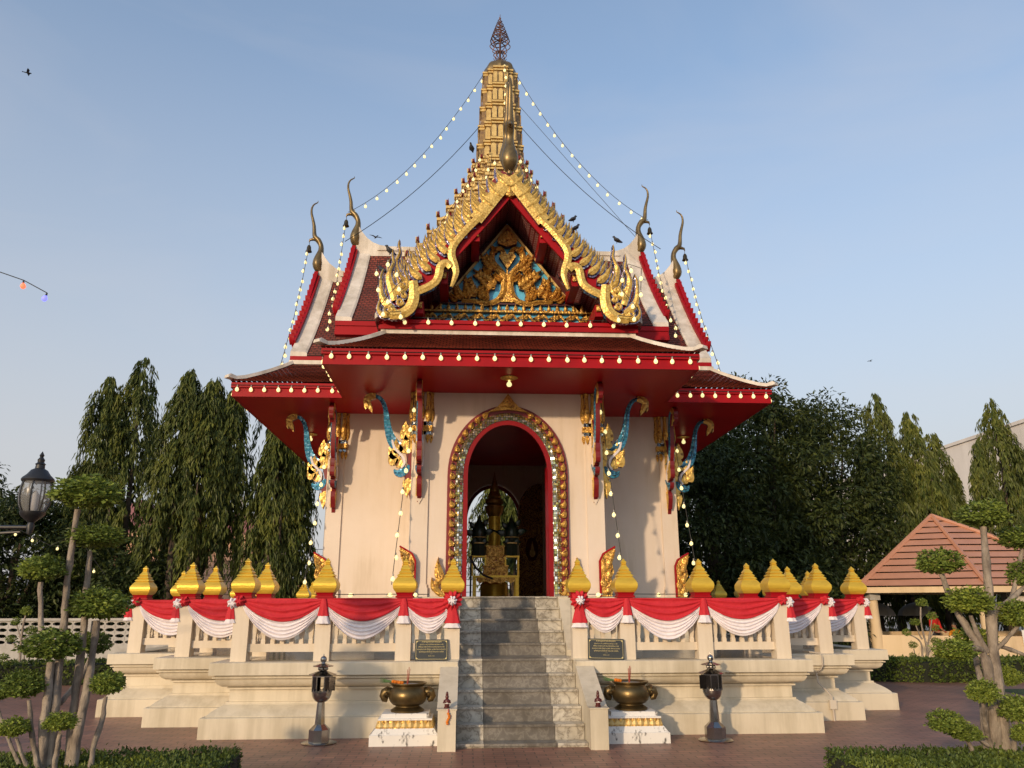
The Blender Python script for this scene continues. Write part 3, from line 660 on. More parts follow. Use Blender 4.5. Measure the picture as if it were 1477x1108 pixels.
# ---- spire: stepped golden pyramid, prang tower, trident
def redent(h): return [(.42*h,h),(.42*h,.72*h),(.72*h,.72*h),(.72*h,.42*h),(h,.42*h)]
def redring(h,z):
    q=redent(h); out=[(x,-d,z) for x,d in q]+[(x,d,z) for x,d in reversed(q)]+[(-x,d,z) for x,d in q]+[(-x,-d,z) for x,d in reversed(q)]
    return out
tiers=[(8.6,2.42),(9.02,2.2),(9.43,1.97),(9.83,1.74),(10.22,1.52),(10.6,1.31),(10.97,1.11),(11.32,.94),(11.66,.8),(11.98,.7),(12.28,.62)]
for i,(z,h) in enumerate(tiers[:-1]):
    z1=tiers[i+1][0]; T=z1-z; mb=MB()
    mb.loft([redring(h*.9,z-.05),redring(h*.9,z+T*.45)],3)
    mb.loft([redring(h*.93,z+T*.42),redring(h*.97,z+T*.44),redring(h*.97,z+T*.58),redring(h*.93,z+T*.6)],0)
    mb.loft([redring(h*.95,z+T*.62),redring(h,z+T*.65),redring(h,z+T*.84),redring(h*.96,z+T*.86),redring(h*.9,z+T)],0)
    lh=T*.5; lw=min(.2,max(.10,h*.12))
    q=redent(h)
    for k in range(4):
        spots=[(x,d) for x in ([-.42*h,-.14*h,.14*h,.42*h] if h>.9 else [-.42*h,0,.42*h]) for d in (h,)]+[(-.72*h,.72*h),(.72*h,.72*h),(.57*h,.72*h),(-.57*h,.72*h)]
        for (x,d) in spots:
            f=lambda a,b_,t:(a,-(d-.05)+t,b_)
            leaf2d(mb,x,z+T*.84,lh*.8,lw,0,f,-.04,.0,0,2,0,.03,RK[k],5)
            mb.lathe([(.03,z+T*.84),(.03,z+T*.95),(.016,z+T*1.05),(.018,z+T*1.12),(.002,z+T*1.38)],5,(x*.97,-(d-.05),0),2,RK[k])
        if h<2.3:   # small figures and niches on the tier wall
            nn=max(3,int(h/.2))
            for j in range(nn):
                x=-.36*h+.72*h*j/(nn-1)
                f=lambda a,b_,t:(a,-(h*.9)+t,b_)
                leaf2d(mb,x,z+.01,T*.42,lw*.7,0,f,-.06,0,0,2,0,.03,RK[k],4)
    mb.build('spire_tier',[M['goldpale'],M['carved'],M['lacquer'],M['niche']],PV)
lv=[(12.28,.62),(12.83,.585),(13.38,.555),(13.93,.52),(14.48,.485),(15.0,.45)]
for i,(z,h) in enumerate(lv[:-1]):
    z1,h1=lv[i+1]; T=z1-z; mb=MB()
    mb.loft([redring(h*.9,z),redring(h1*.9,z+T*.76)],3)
    mb.loft([redring(h1*.9,z+T*.72),redring(h1*.98,z+T*.74),redring(h1*.98,z+T*.82),redring(h1*.92,z+T*.83),redring(h1*.92,z+T*.87),redring(h1*1.02,z+T*.88),redring(h1*1.02,z+T*.97),redring(h1*.92,z+T)],0)
    for k in range(4):
        for (x,d) in ((-.28*h,.9*h),(0,.9*h),(.28*h,.9*h),(-.54*h,.65*h),(.54*h,.65*h)):
            f=lambda a,b_,t:(a,-d+t,b_); w=.105*h
            P=[(x-w,z+.02),(x-w,z+T*.5)]+[(x+w*math.cos(PI-PI*j/6),z+T*.5+w*1.3*math.sin(PI*j/6)) for j in range(1,6)]+[(x+w,z+T*.5),(x+w,z+.02)]
            mb.prism(P,f,-.06*h,.0,0,2,M=RK[k])
    mb.build('spire_storey',[M['goldpale'],M['carvedfine'],M['niche'],M['niche']],PV)
mb=MB(); prof=[(.43,15.0),(.435,15.08),(.41,15.18),(.34,15.27),(.2,15.33),(.06,15.36)]
rings=[]
for r,z in prof: rings.append([(r*(1-.09*abs(math.sin(j*PI/4)))*math.cos(2*PI*j/32),r*(1-.09*abs(math.sin(j*PI/4)))*math.sin(2*PI*j/32),z) for j in range(32)])
mb.loft(rings); mb.build('spire_dome',M['chofa'],PV,40)
mb=MB(); mb.tube([(0,0,15.33),(0,0,16.2),(0,0,16.95)],[.03,.024,.006],6)
for q in range(4):
    c,s=math.cos(q*PI/4),math.sin(q*PI/4)
    def loop(z0,w,h):
        for sg in (-1,1):
            P=[(sg*w*math.sin(PI*t/10)*c,sg*w*math.sin(PI*t/10)*s,z0+h*t/10) for t in range(11)]
            mb.tube(P,[.012]*11,5)
    loop(15.72,.27,.42); loop(15.5,.17,.3)
for j in range(8):
    f=j/7; r=.23*(1-f)**.9+.02; z=16.1+.72*f
    mb.tube([(r*math.cos(2*PI*t/14),r*math.sin(2*PI*t/14),z+.03*math.sin(4*PI*t/14)) for t in range(15)],[.016*(1-.5*f)]*15,5)
    for q in range(4):
        a=q*PI/2+PI/4; mb.tube([(0,0,z-.05),(r*math.cos(a),r*math.sin(a),z)],[.01,.012],4)
for sg in (-1,1):
    mb.tube([(0,0,15.42),(sg*.12,0,15.46),(sg*.18,0,15.55)],[.012,.012,.005],5)
mb.build('spire_trident',M['trident'],PV,50)
# ---- door surround, front and back
for k in (0,2):
    f=lambda a,b_,t:(a,-3.89+t,b_)
    def band(o0,o1,t0,t1,mat,name,parent,dome=0):
        A,B=arch(o0),arch(o1); P=[((a[0]+c[0])/2,(a[1]+c[1])/2) for a,c in zip(A,B)]
        mb=MB(); rib(mb,P,[abs(o1-o0)/2]*len(P),f,t0,t1,0,0,dome,RK[k]); return mb.build(name,mat,parent)
    fr=band(-.08,.0,-.05,.01,M['doorred'],'door_frame',PV)
    if k==0:
        fr['label']='arched red door frame'
        band(.0,.135,-.06,.0,M['mosaic'],'mirror_band',PV,.05)
        band(.135,.275,-.05,.0,M['lacquer'],'flame_border_ground',PV)
        A=arch(.20,44); pts=[]
        # resample
        Ls=[0]
        for p,q in zip(A,A[1:]): Ls.append(Ls[-1]+math.hypot(q[0]-p[0],q[1]-p[1]))
        nL=46; hv=[MB(),MB()]
        for i in range(nL):
            s=Ls[-1]*(i+.5)/nL; j=max(t for t in range(len(Ls)) if Ls[t]<=s); j=min(j,len(A)-2)
            u=(s-Ls[j])/(Ls[j+1]-Ls[j]); x=A[j][0]+(A[j+1][0]-A[j][0])*u; z=A[j][1]+(A[j+1][1]-A[j][1])*u
            dx,dz=A[j+1][0]-A[j][0],A[j+1][1]-A[j][1]
            left=i<nL/2; mb=hv[0 if left else 1]
            if not left: dx,dz=-dx,-dz
            ang=math.atan2(dx,dz)+(.55 if not left else -.55)
            if abs(i-(nL-1)/2)<1.8: continue
            leaf2d(mb,x-math.sin(ang)*.08,z-math.cos(ang)*.08,.155,.092,ang,f,-.095,-.045,0,0,.9 if left else -.9,.04,None,6)
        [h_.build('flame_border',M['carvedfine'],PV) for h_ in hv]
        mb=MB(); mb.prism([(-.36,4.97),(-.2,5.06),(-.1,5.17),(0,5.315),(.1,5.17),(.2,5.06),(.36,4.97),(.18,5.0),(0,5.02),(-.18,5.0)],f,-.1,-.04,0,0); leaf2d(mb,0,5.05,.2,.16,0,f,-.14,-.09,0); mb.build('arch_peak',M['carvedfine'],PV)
        for sg in (-1,1):
            g=lambda a,b_,t:(sg*a,-3.89+t,b_); mb=MB()
            P=smoothpath([(1.0,1.82),(1.12,1.84),(1.21,1.92),(1.2,2.02),(1.12,2.08),(1.1,2.15)],3); rib(mb,P,[.05]*len(P),g,-.1,0,0,0,.03)
            for (x,z,l,w,a,c) in ((1.13,2.05,.4,.14,.25,-.5),(1.02,1.85,.24,.16,.1,.4),(1.2,1.88,.25,.1,.5,-.6)): leaf2d(mb,x,z,l,w,a,g,-.1,0,0,0,c,.03)
            mb.build('door_foot_scroll',M['carvedfine'],PV)
mb=MB(); mb.box(-1.0,1.0,-3.9,-3.3,ZF-.02,ZF+.012); mb.build('threshold',M['marble'],PV)
# open back door leaf inside, with gilt stencil and medallion
g=lambda a,b_,t:(a,t,b_)
P=[(0,ZF+.02),(0,ASP)]+[(.78*(1-math.cos(PI/2*j/8)),ASP+.93*math.sin(PI/2*j/8)) for j in range(9)]+[(.78,ZF+.02)]
mt=Matrix.Translation((.62,2.75,0))@Matrix.Rotation(rad(32),4,'Z')
for q in range(1):
    mb=MB(); mb.prism(P,g,0,.05,0,0,M=mt); dl=mb.build('back_door_leaf',M['doorleaf'],PV)
    mb=MB(); mb.prism([(.42+.2*math.cos(2*PI*j/24),3.05+.3*math.sin(2*PI*j/24)) for j in range(24)],g,-.015,.0,0,0,M=mt); mb.prism([(.42+.09*math.cos(2*PI*j/12),2.95+.1*math.sin(2*PI*j/12)) for j in range(12)]+[],g,-.03,-.014,1,1,M=mt); mb.prism([(.36,3.0),(.48,3.0),(.42,3.25)],g,-.03,-.014,1,1,M=mt); mb.build('door_medallion',[M['darkred'],M['goldpale']],dl)
mb=MB(); mb.box(.735,.775,-3.86,-3.1,ZF+.02,ASP+.25); mb.build('front_door_leaf',M['red'],PV)
# ---- naga brackets under the eaves
zb=lambda px,py:((530-px)*.00353,5.31-(py-30)*.00358)
def bracket():
    fn=lambda a,b_,t:(t*.85,-a,b_)
    root=MB()
    root.prism([zb(*p) for p in [(540,215),(520,250),(512,300),(498,330),(508,380),(512,410),(492,440),(505,480),(518,525),(530,570),(540,575)]],fn,-.04,.04,0,2)
    for (x,y,l,w,a,c) in ((505,262,.31,.17,.25,-.5),(470,330,.26,.13,.5,-.9),(455,350,.22,.12,.9,-1.0),(450,385,.24,.13,.6,-1.0),(470,400,.2,.1,.2,-.8),(505,330,.3,.2,.1,.2),(515,450,.3,.13,PI-.1,.2)):
        px,pz=zb(x,y); leaf2d(root,px,pz,l*1.15,w*1.25,a,fn,-.05,.05,0,2,c,.02)
    # head curl
    def rb(pts,ws,t,m,me,d=.02,k=3):
        P=smoothpath([(*zb(x,y),w*1.3) for (x,y),w in zip(pts,ws)],k); rib(root,[p[:2] for p in P],[max(.003,p[2]) for p in P],fn,-t,t,m,me,d)
    rb([(335,36),(308,40),(292,56),(296,78),(310,98),(320,122)],[.035,.05,.05,.045,.03,.004],.05,0,2)
    rb([(300,75),(285,85),(288,105)],[.03,.025,.004],.045,0,2)
    rb([(330,34),(358,48),(378,78),(390,118),(397,165),(406,210),(420,250),(440,280),(470,298),(503,300)],[.02,.028,.03,.034,.042,.05,.062,.07,.05,.012],.045,1,2,.03)
    rb([(428,262),(440,300),(466,328),(486,350),(493,378),(478,402)],[.012,.016,.016,.016,.014,.01],.075,3,3,.0)
    rb([(442,408),(456,424),(480,424),(502,408),(516,384)],[.008,.04,.055,.045,.008],.048,1,2,.03)
    return root
BR=[M['carved'],M['bluemosaic'],M['lacquer'],M['whitecloth']]
b0=None
spots=[]
for s in (-1,1):
    spots+=[(s*(1.65-.117),-3.93,0),(s*1.685,-3.89+.1175,s*PI/2),(s*(3.386-.117),-2.2-.04,0),(s*(3.386+.035),-2.2+.1175,s*PI/2)]
for x,y,rz in spots:
    if b0 is None: o=b0=bracket().build('naga_bracket',BR,PV)
    else: o=b0.copy(); C.objects.link(o); o.parent=PV
    o.location=(x,y,0); o.rotation_euler=(0,0,rz)
# gilded fins standing on the floor by the pilasters
FP=[(-.10,1.80),(.09,1.80),(.12,1.95),(.09,2.1),(.14,2.2),(.11,2.35),(.15,2.45),(.17,2.62),(.06,2.56),(-.04,2.5),(-.10,2.38)]
for s in (-1,1):
    for (x,y) in ((1.66,-4.0),(3.40,-2.31)):
        mb=MB(); fn=lambda a,b_,t:(s*(x+a),y+t,b_)
        mb.prism(FP,fn,-.02,.03,0,1); 
        for (lx,lz,l,a) in ((0,1.83,.25,.3),(.01,2.05,.25,.3),(.02,2.25,.28,.35),(-.04,1.95,.2,-.2),(-.03,2.2,.2,-.1),(.05,2.38,.22,.5)): leaf2d(mb,lx,lz,l,.09,a,fn,-.05,-.018,0,0,.5,.02)
        P=[(-.10,1.80),(-.10,2.38),(-.04,2.5),(.06,2.56),(.17,2.62)]; rib(mb,P,[.014]*5,fn,-.035,.03,1,1)
        mb.build('pilaster_fin',[M['carvedfine'],M['red']],PV)
# ================================================================ terrace, stairs, balustrades
ZT=.93
TP=thing('terrace_platform','stepped cream plinth with moulded sides carrying the shrine pavilion and its balustrades','platform',(0,YC,0))
PL=[(4.13,6.41),(5.27,5.27),(6.41,4.13)]
mb=MB(); ringloft(mb,PL,[(0,0),(0,.25),(.012,.258),(.06,.26),(.06,.268),(.075,.285),(.12,.325),(.19,.37),(.23,.39),(.235,.398),(.25,.4),(.25,.425),(.285,.428),(.285,.578),(.245,.58),(.245,.602),(.265,.604),(.265,.614),(.2,.622),(.15,.652),(.125,.69),(.118,.712),(.135,.714),(.135,.728),(.09,.73),(.09,.748),(.115,.75),(.115,.768),(.05,.771),(.05,.922),(.058,.93)],notch=(.803,-5.235))
mb.build('plinth',M['plinth'],TP,30)
mb=MB(); P=notched(stepped(PL,.45),.803,-5.235); mb.add([(x,y,ZT+.004) for x,y in P],[tuple(range(len(P)))]); mb.build('terrace_floor',M['floormarble'],TP,False)
UP=[(2.02,4.28),(3.76,2.58)]
mb=MB(); ringloft(mb,UP,[(-.12,ZT),(-.12,1.08),(-.1,1.09),(-.02,1.15),(.03,1.2),(.03,1.42),(.0,1.46),(-.05,1.55),(-.05,1.68),(-.01,1.69),(-.01,1.74),(-.03,1.745),(-.03,ZF-.002)],notch=(.803,-3.95)); mb.build('upper_plinth',M['plinth'],TP,30)
mb=MB(); P=notched(stepped(UP,.0),.803,-3.95); mb.add([(x,y,ZF+.002) for x,y in P],[tuple(range(len(P)))]); mb.build('shrine_floor',M['floormarble'],TP,False)

ST=thing('marble_staircase','white marble stairs with a dark grey centre strip climbing between cream cheek walls','stairs',(0,0,0))
SW=.80
def step(y0,y1,z0,z1):
    mb=MB(); e=.003
    for (a,b_,mi) in ((-SW,-.462,0),(-.46,.428,1),(.43,SW,0)):
        mb.box(a,b_-e,y0+.02,y1,z0,z1-.028,mi); mb.box(a,b_-e,y0-.008,y1,z1-.027,z1,mi)
    return mb.build('step',[M['marble'],M['darkmarble']],ST)
zz=[.05+.178*k for k in range(6)]
for k,z in enumerate(zz): step(10.25+.257*k,(10.25+.257*(k+1)) if k<5 else 12.30,-.02 if k==0 else zz[k-1]-.03,z)
zprev=.94
for k in range(5):
    z=.94+.17*(k+1); step(12.30+.257*k,12.30+.257*(k+1) if k<4 else 13.6,zprev-.03,z+.004); zprev=z
for s in (-1,1):
    f=lambda a,b_,t:(s*t,a,b_)
    mb=MB(); mb.prism([(10.05,0),(10.05,.45),(10.20,.452),(11.42,.952),(11.5,.952),(11.5,0)],f,SW+.004,1.02); mb.prism([(10.045,.452),(10.045,.466),(10.205,.468),(11.42,.968),(11.505,.968),(11.505,.95),(11.42,.95),(10.20,.45)],f,SW-.008,1.035); mb.build('cheek_wall',M['plinth'],ST)
    mb=MB(); mb.prism([(12.18,ZT+.006),(12.18,1.02),(13.28,1.805),(13.5,1.805),(13.5,ZT+.006)],f,SW+.004,SW+.2); mb.build('upper_cheek_wall',M['plinth'],ST)

FIN_R=[(.10,1.735),(.10,1.757),(.125,1.76),(.125,1.785),(.108,1.79),(.112,1.81),(.125,1.833)]
FIN_G=[(.122,1.834),(.146,1.862),(.160,1.89),(.165,1.925),(.163,1.955),(.150,1.985),(.128,2.018),(.106,2.045),(.098,2.055),(.116,2.058),(.112,2.068),(.078,2.098),(.094,2.102),(.089,2.112),(.058,2.143),(.073,2.147),(.068,2.156),(.044,2.19),(.030,2.215),(.04,2.222),(.028,2.235),(.038,2.25),(.036,2.258),(.002,2.305)]
def sqloft(mb,prof,m,ch=.03):
    rings=[]
    for h,z in prof:
        c=h*ch; rings.append([(h,-h+c,z),(h,h-c,z),(h-c,h,z),(-h+c,h,z),(-h,h-c,z),(-h,-h+c,z),(-h+c,-h,z),(h-c,-h,z)])
    mb.loft(rings,m)
PM=None
def post(par,x,y):
    global PM
    if PM is None:
        a=MB(); a.box(-.105,.105,-.105,.105,ZT,1.74); pm_=a.build('post',M['cream'],par)
        g=MB(); sqloft(g,FIN_G,0); fg=g.build('finial',M['gold'],pm_); r=MB(); sqloft(r,FIN_R,0); fr=r.build('finial_base',M['red'],pm_); PM=pm_; o=pm_
    else:
        o=copy_tree(PM,par)
    o.location=(x,y,0); return o
BM=None
def baluster_mb():
    mb=MB(); sqloft(mb,[(.03,1.15),(.03,1.2),(.024,1.22),(.034,1.3),(.036,1.38),(.024,1.5),(.02,1.56),(.03,1.6),(.03,1.67)],0,.1); return mb
BAL={}
for s,lab in ((-1,'cream balustrade with gold finials, on the terrace edge left of the marble stairs'),(1,'cream balustrade with gold finials, on the terrace edge right of the marble stairs')):
    B=thing('balustrade',lab,'balustrade',(0,0,0),0,'balustrades around the terrace'); BAL[s]=B
    pts=[(.89,11.48),(1.56,11.48),(2.66,11.48),(3.77,11.48),(3.77,12.62),(4.9,12.62),(4.9,13.76),(6.05,13.76),(6.05,15.6),(6.05,17.53),(6.05,19.45),(6.05,21.3),(4.9,21.3),(4.9,22.44),(3.77,22.44),(3.77,23.58),(2.66,23.58),(1.56,23.58),(.89,23.58)]
    pts=[(s*x,y) for x,y in pts]
    for p in pts: post(B,*p)
    for i,(p,q) in enumerate(zip(pts,pts[1:])):
        dx,dy=q[0]-p[0],q[1]-p[1]; ln=math.hypot(dx,dy); ax=Matrix.Translation((p[0],p[1],0))@Matrix.Rotation(math.atan2(dy,dx),4,'Z')
        mb=MB(); mb.box(.107,ln-.107,-.05,.05,1.05,1.155,0,ax); mb.build('bottom_rail',M['cream'],B)
        mb=MB(); mb.box(.107,ln-.107,-.075,.075,1.66,1.738,0,ax); mb.build('top_rail',M['cream'],B)
        nb=max(3,round((ln-.2)/.135)); row=MB()
        for j in range(nb):
            u=.105+(ln-.21)*(j+.5)/nb; x,y=p[0]+dx*u/ln,p[1]+dy*u/ln
            if i<10:
                if BM is None: BM=baluster_mb().build('baluster',M['cream'],B); o=BM
                else: o=BM.copy(); C.objects.link(o); o.parent=B
                o.location=(x,y,0)
            else:
                a=baluster_mb(); row.add([(vx+x,vy+y,vz) for vx,vy,vz in a.v],a.f)
        if row.v: row.build('baluster_row',M['cream'],B)

# ================================================================ red and white bunting
def swag(name,label,xa,xb,y,seed):
    rr=random.Random(seed); w=xb-xa; xm=(xa+xb)/2
    T=thing(name,label,'bunting',(xm,y,1.745),0,'red and white swags hung along the balustrades')
    k=min(1,.45+.55*w/1.1); NU=36
    sk=rr.uniform(-.10,.10); sv=rr.uniform(.93,1.06)
    sg=lambda u:(math.sin(PI*min(1,max(0,u+sk*u*(1-u))))**.85)*(1 if u in (0,1) else sv)
    zr=lambda u:-.055-.235*sg(u)*k; zw=lambda u:-.115-.415*sg(u)*k
    ph=rr.random()*6
    def sheet(z0,z1,nv,folds,amp,y0,mat,nm):
        vs=[];fs=[]
        for i in range(NU+1):
            u=i/NU
            for j in range(nv+1):
                v=j/nv; z=z0(u)+(z1(u)-z0(u))*v
                e=min(1,sg(u)*1.6)
                f=math.sin(2*PI*folds*v+ph+.5*math.sin(3*u+ph))
                yy=y0-.012-amp*(f*.5+.5)*e-.02*e*v-.006*math.sin(9*u+ph)*e+.01*v*(1-e)
                yy+=.012*noise.noise(Vector((u*w*7+seed,v*6,seed*1.3)))*e+.006*noise.noise(Vector((u*w*18,v*15+seed,3)))*e; x=(u-.5)*w*(1-.02*v)
                vs.append((x,yy,z-.006*math.cos(2*PI*folds*v+ph)*e))
        for i in range(NU):
            for j in range(nv):
                a=i*(nv+1)+j; fs.append((a,a+nv+1,a+nv+2,a+1))
        mb=MB(); mb.add(vs,fs); o=mb.build(nm,mat,T,80); md=o.modifiers.new('thick','SOLIDIFY'); md.thickness=.006
        return o
    sheet(lambda u:.004,zr,26,3.2,.022,-.085,M['redcloth'],'red_cloth')
    sheet(lambda u:zr(u)+.012,zw,30,5.2,.026,-.078,M['whitecloth'],'white_cloth')
    mb=MB(); mb.box(-w/2,w/2,-.094,.0,-.004,.008); mb.build('top_fold',M['redcloth'],T)
    return T
SWL={(-1,0):'narrow red and white swag just left of the marble stairs, behind the black plaque',(-1,1):'red and white swag left of the stairs, between the second and third front posts',(-1,2):'wide swag at the left front corner of the terrace, red cloth creased mid-way',(-1,3):'red and white swag on the first set-back corner left of the front terrace',(-1,4):'farthest left swag, on the outermost left corner of the balustrade',
 (1,0):'narrow red and white swag just right of the marble stairs, behind the black plaque',(1,1):'red and white swag right of the stairs, between the second and third front posts',(1,2):'wide swag at the right front corner of the terrace, half of it in brighter light',(1,3):'red and white swag on the first set-back corner right of the front terrace',(1,4):'farthest right swag, on the outermost right corner beside the orange roofed pavilion'}
for s in (-1,1):
    for i,(a,b_,y) in enumerate(((.89,1.56,11.48),(1.56,2.66,11.48),(2.66,3.77,11.48),(3.77,4.9,12.62),(4.9,6.05,13.76))):
        x0,x1=sorted((s*a,s*b_)); swag('bunting_swag',SWL[(s,i)],x0,x1,y-.03,i*7+s)
def pleat(mb,z0,z1,r0,r1,m,n=30,pl=7,sq=.6,c=(0,0,0)):
    rings=[]
    for k in range(5):
        t=k/4; r=r0+(r1-r0)*t**.8; rings.append([(c[0]+r*(1+.16*t*math.sin(pl*2*PI*j/n))*math.cos(2*PI*j/n),c[1]+sq*r*(1+.16*t*math.sin(pl*2*PI*j/n))*math.sin(2*PI*j/n),c[2]+z0+(z1-z0)*t) for j in range(n)])
    mb.loft(rings,m)
def ruffle(mb,c,r,m,petals=9,layers=3,depth=.03,seed=1):
    rr=random.Random(seed)
    for L_ in range(layers):
        R0=r*(1-L_*.27); n=54; 
        outer=[];inner=[]
        for j in range(n):
            a=2*PI*j/n; q=1+.13*math.sin(petals*a+L_*1.3)+.03*rr.uniform(-1,1)
            outer.append((c[0]+R0*q*math.cos(a),c[1]-depth*L_-.018*math.sin(petals*a*1.0+2),c[2]+R0*q*math.sin(a)))
            inner.append((c[0]+R0*.35*math.cos(a),c[1]-depth*(L_+.9),c[2]+R0*.35*math.sin(a)))
        mid=[tuple((p+q_)/2+(0 if k!=1 else -.012-.008*math.sin(petals*2*PI*j/n+1)) for k,(p,q_) in enumerate(zip(a,b_))) for j,(a,b_) in enumerate(zip(outer,inner))]
        ctr=(c[0],c[1]-depth*(L_+.7),c[2]); b=[*outer,*mid,*inner,ctr]
        fs=[]
        for j in range(n):
            k=(j+1)%n; fs+=[(j,k,n+k,n+j),(n+j,n+k,2*n+k,2*n+j),(2*n+j,2*n+k,3*n)]
        mb.add(b,fs,m)
CL=[M['redcloth'],M['whitecloth']]
KL={0:('big red rosette with white centre at the %s edge of the stairs'),1:'red knot with white ruffle on the first post %s of the stair rosette',2:'red knot with white ruffle on the middle front post %s of the stairs',3:'red and white corner knot on the %s front corner post',4:'red and white corner knot on the set-back %s corner post',5:'outermost %s red and white corner knot on the balustrade'}
for s in (-1,1):
    side='left' if s<0 else 'right'
    for i,(x,y) in enumerate(((.89,11.48),(1.56,11.48),(2.66,11.48),(3.77,11.48),(4.9,12.62),(6.05,13.76))):
        T=thing('cloth_rosette',KL[i]%side,'rosette',(s*x,y-.14,1.72),0,'rosettes and knots tying the bunting to the posts')
        if i==0:
            mb=MB(); ruffle(mb,(0,-.02,.0),.125,0,11,3,.022,3); mb.build('red_ruffle',CL,T,70)
            mb=MB(); ruffle(mb,(0,-.085,.0),.06,1,7,2,.018,4); mb.build('white_centre',CL,T,70)
            mb=MB(); pleat(mb,-.06,-.30,.05,.10,0,sq=.35); mb.build('red_tail',CL,T,70)
            mb=MB(); pleat(mb,-.28,-.36,.075,.11,1,sq=.35); mb.build('white_tail',CL,T,70)
        elif i<3:
            mb=MB(); pleat(mb,.03,-.2,.03,.072,0,sq=.5); mb.build('red_tail',CL,T,70)
            mb=MB(); pleat(mb,-.19,-.3,.06,.09,1,sq=.5); mb.build('white_tail',CL,T,70)
        else:
            mb=MB(); ruffle(mb,(s*.13,.03,-.03),.075,1,7,2,.03,5+i); mb.build('white_ruffle',CL,T,70)
            mb=MB(); ruffle(mb,(s*.03,.0,.0),.07,0,6,2,.03,8+i); mb.build('red_knot',CL,T,70)
            mb=MB(); pleat(mb,-.03,-.24,.035,.07,0,sq=.6,c=(s*.15,.05,0)); mb.build('red_tail',CL,T,70)
            mb=MB(); pleat(mb,-.22,-.29,.055,.08,1,sq=.6,c=(s*.15,.05,0)); mb.build('white_tail',CL,T,70)

# ================================================================ plaques
def text_mb(s,size):
    cu=bpy.data.curves.new('t','FONT'); cu.body=s; cu.size=size; cu.align_x='CENTER'; cu.extrude=.001
    o=bpy.data.objects.new('t',cu); C.objects.link(o)
    dg=bpy.context.evaluated_depsgraph_get(); me=bpy.data.meshes.new_from_object(o.evaluated_get(dg))
    bpy.data.objects.remove(o); bpy.data.curves.remove(cu); return me
LINES=[('คาถาบูชาศาลหลักเมือง',.030,.098),('(ตั้งนะโม ๓ จบ) ระลึกถึงพระพุทธคุณ ๓ ครั้ง',.019,.066),('ศรีโรเม เทพเทวานัง พระหลักเมืองเทวานัง',.022,.034),('พระภูมิเทวานัง ทีปธูปะ บุปผัง สักการะวันทนัง',.022,.002),('สูปพยัญชนะสัมปันนัง โภชนานัง สาลีนัง',.022,-.030),('~ • ~',.018,-.056),('ขอเดชะ ๓ จบ',.017,-.082)]
for s,lab,x,w,dp in ((-1,'black granite plaque with gilt Thai prayer, leaning left of the stairs by the post',-1.165,.455,0),(1,'black granite plaque with gilt Thai prayer, leaning right of the stairs, slightly skewed',1.235,.50,0)):
    T=thing('plaque',lab,'plaque',(x,11.30,ZT+.006),0,'prayer plaques beside the stairs'); T.rotation_euler=(rad(-9),rad(0 if s<0 else 1.2),rad(0 if s<0 else -4))
    mb=MB(); mb.box(-w/2,w/2,0,.02,0,.275); mb.build('board',M['plaque'],T)
    mb=MB(); q=w/2-.018
    fr=lambda a,b_,t:(a,t,b_)
    bd=[(-q+.03,.018),(q-.03,.018),(q,.045),(q,.23),(q-.03,.257),(-q+.03,.257),(-q,.23),(-q,.045),(-q+.03,.018)]; rib(mb,bd,[.0018]*9,fr,-.0025,.0)
    for cx in (-1,1):
        for cz in (.018,.257):
            d=1 if cz<.1 else -1
            mb.prism([(cx*q,cz),(cx*(q-.03),cz),(cx*q,cz+d*.03)],fr,-.0025,0)
    mb.build('border',M['letter'],T)
    for tx,sz,zz_ in LINES:
        me=text_mb(tx,sz); me.materials.clear(); me.materials.append(M['letter'])
        xs=[v.co.x for v in me.vertices] or [0,1]
        o=ob('lettering',me,T,(0,-.003,.137+zz_)); o.rotation_euler=(PI/2,0,0)
        wd=max(xs)-min(xs); lim=w*.86
        if wd>lim: o.scale=(lim/wd,1,1)

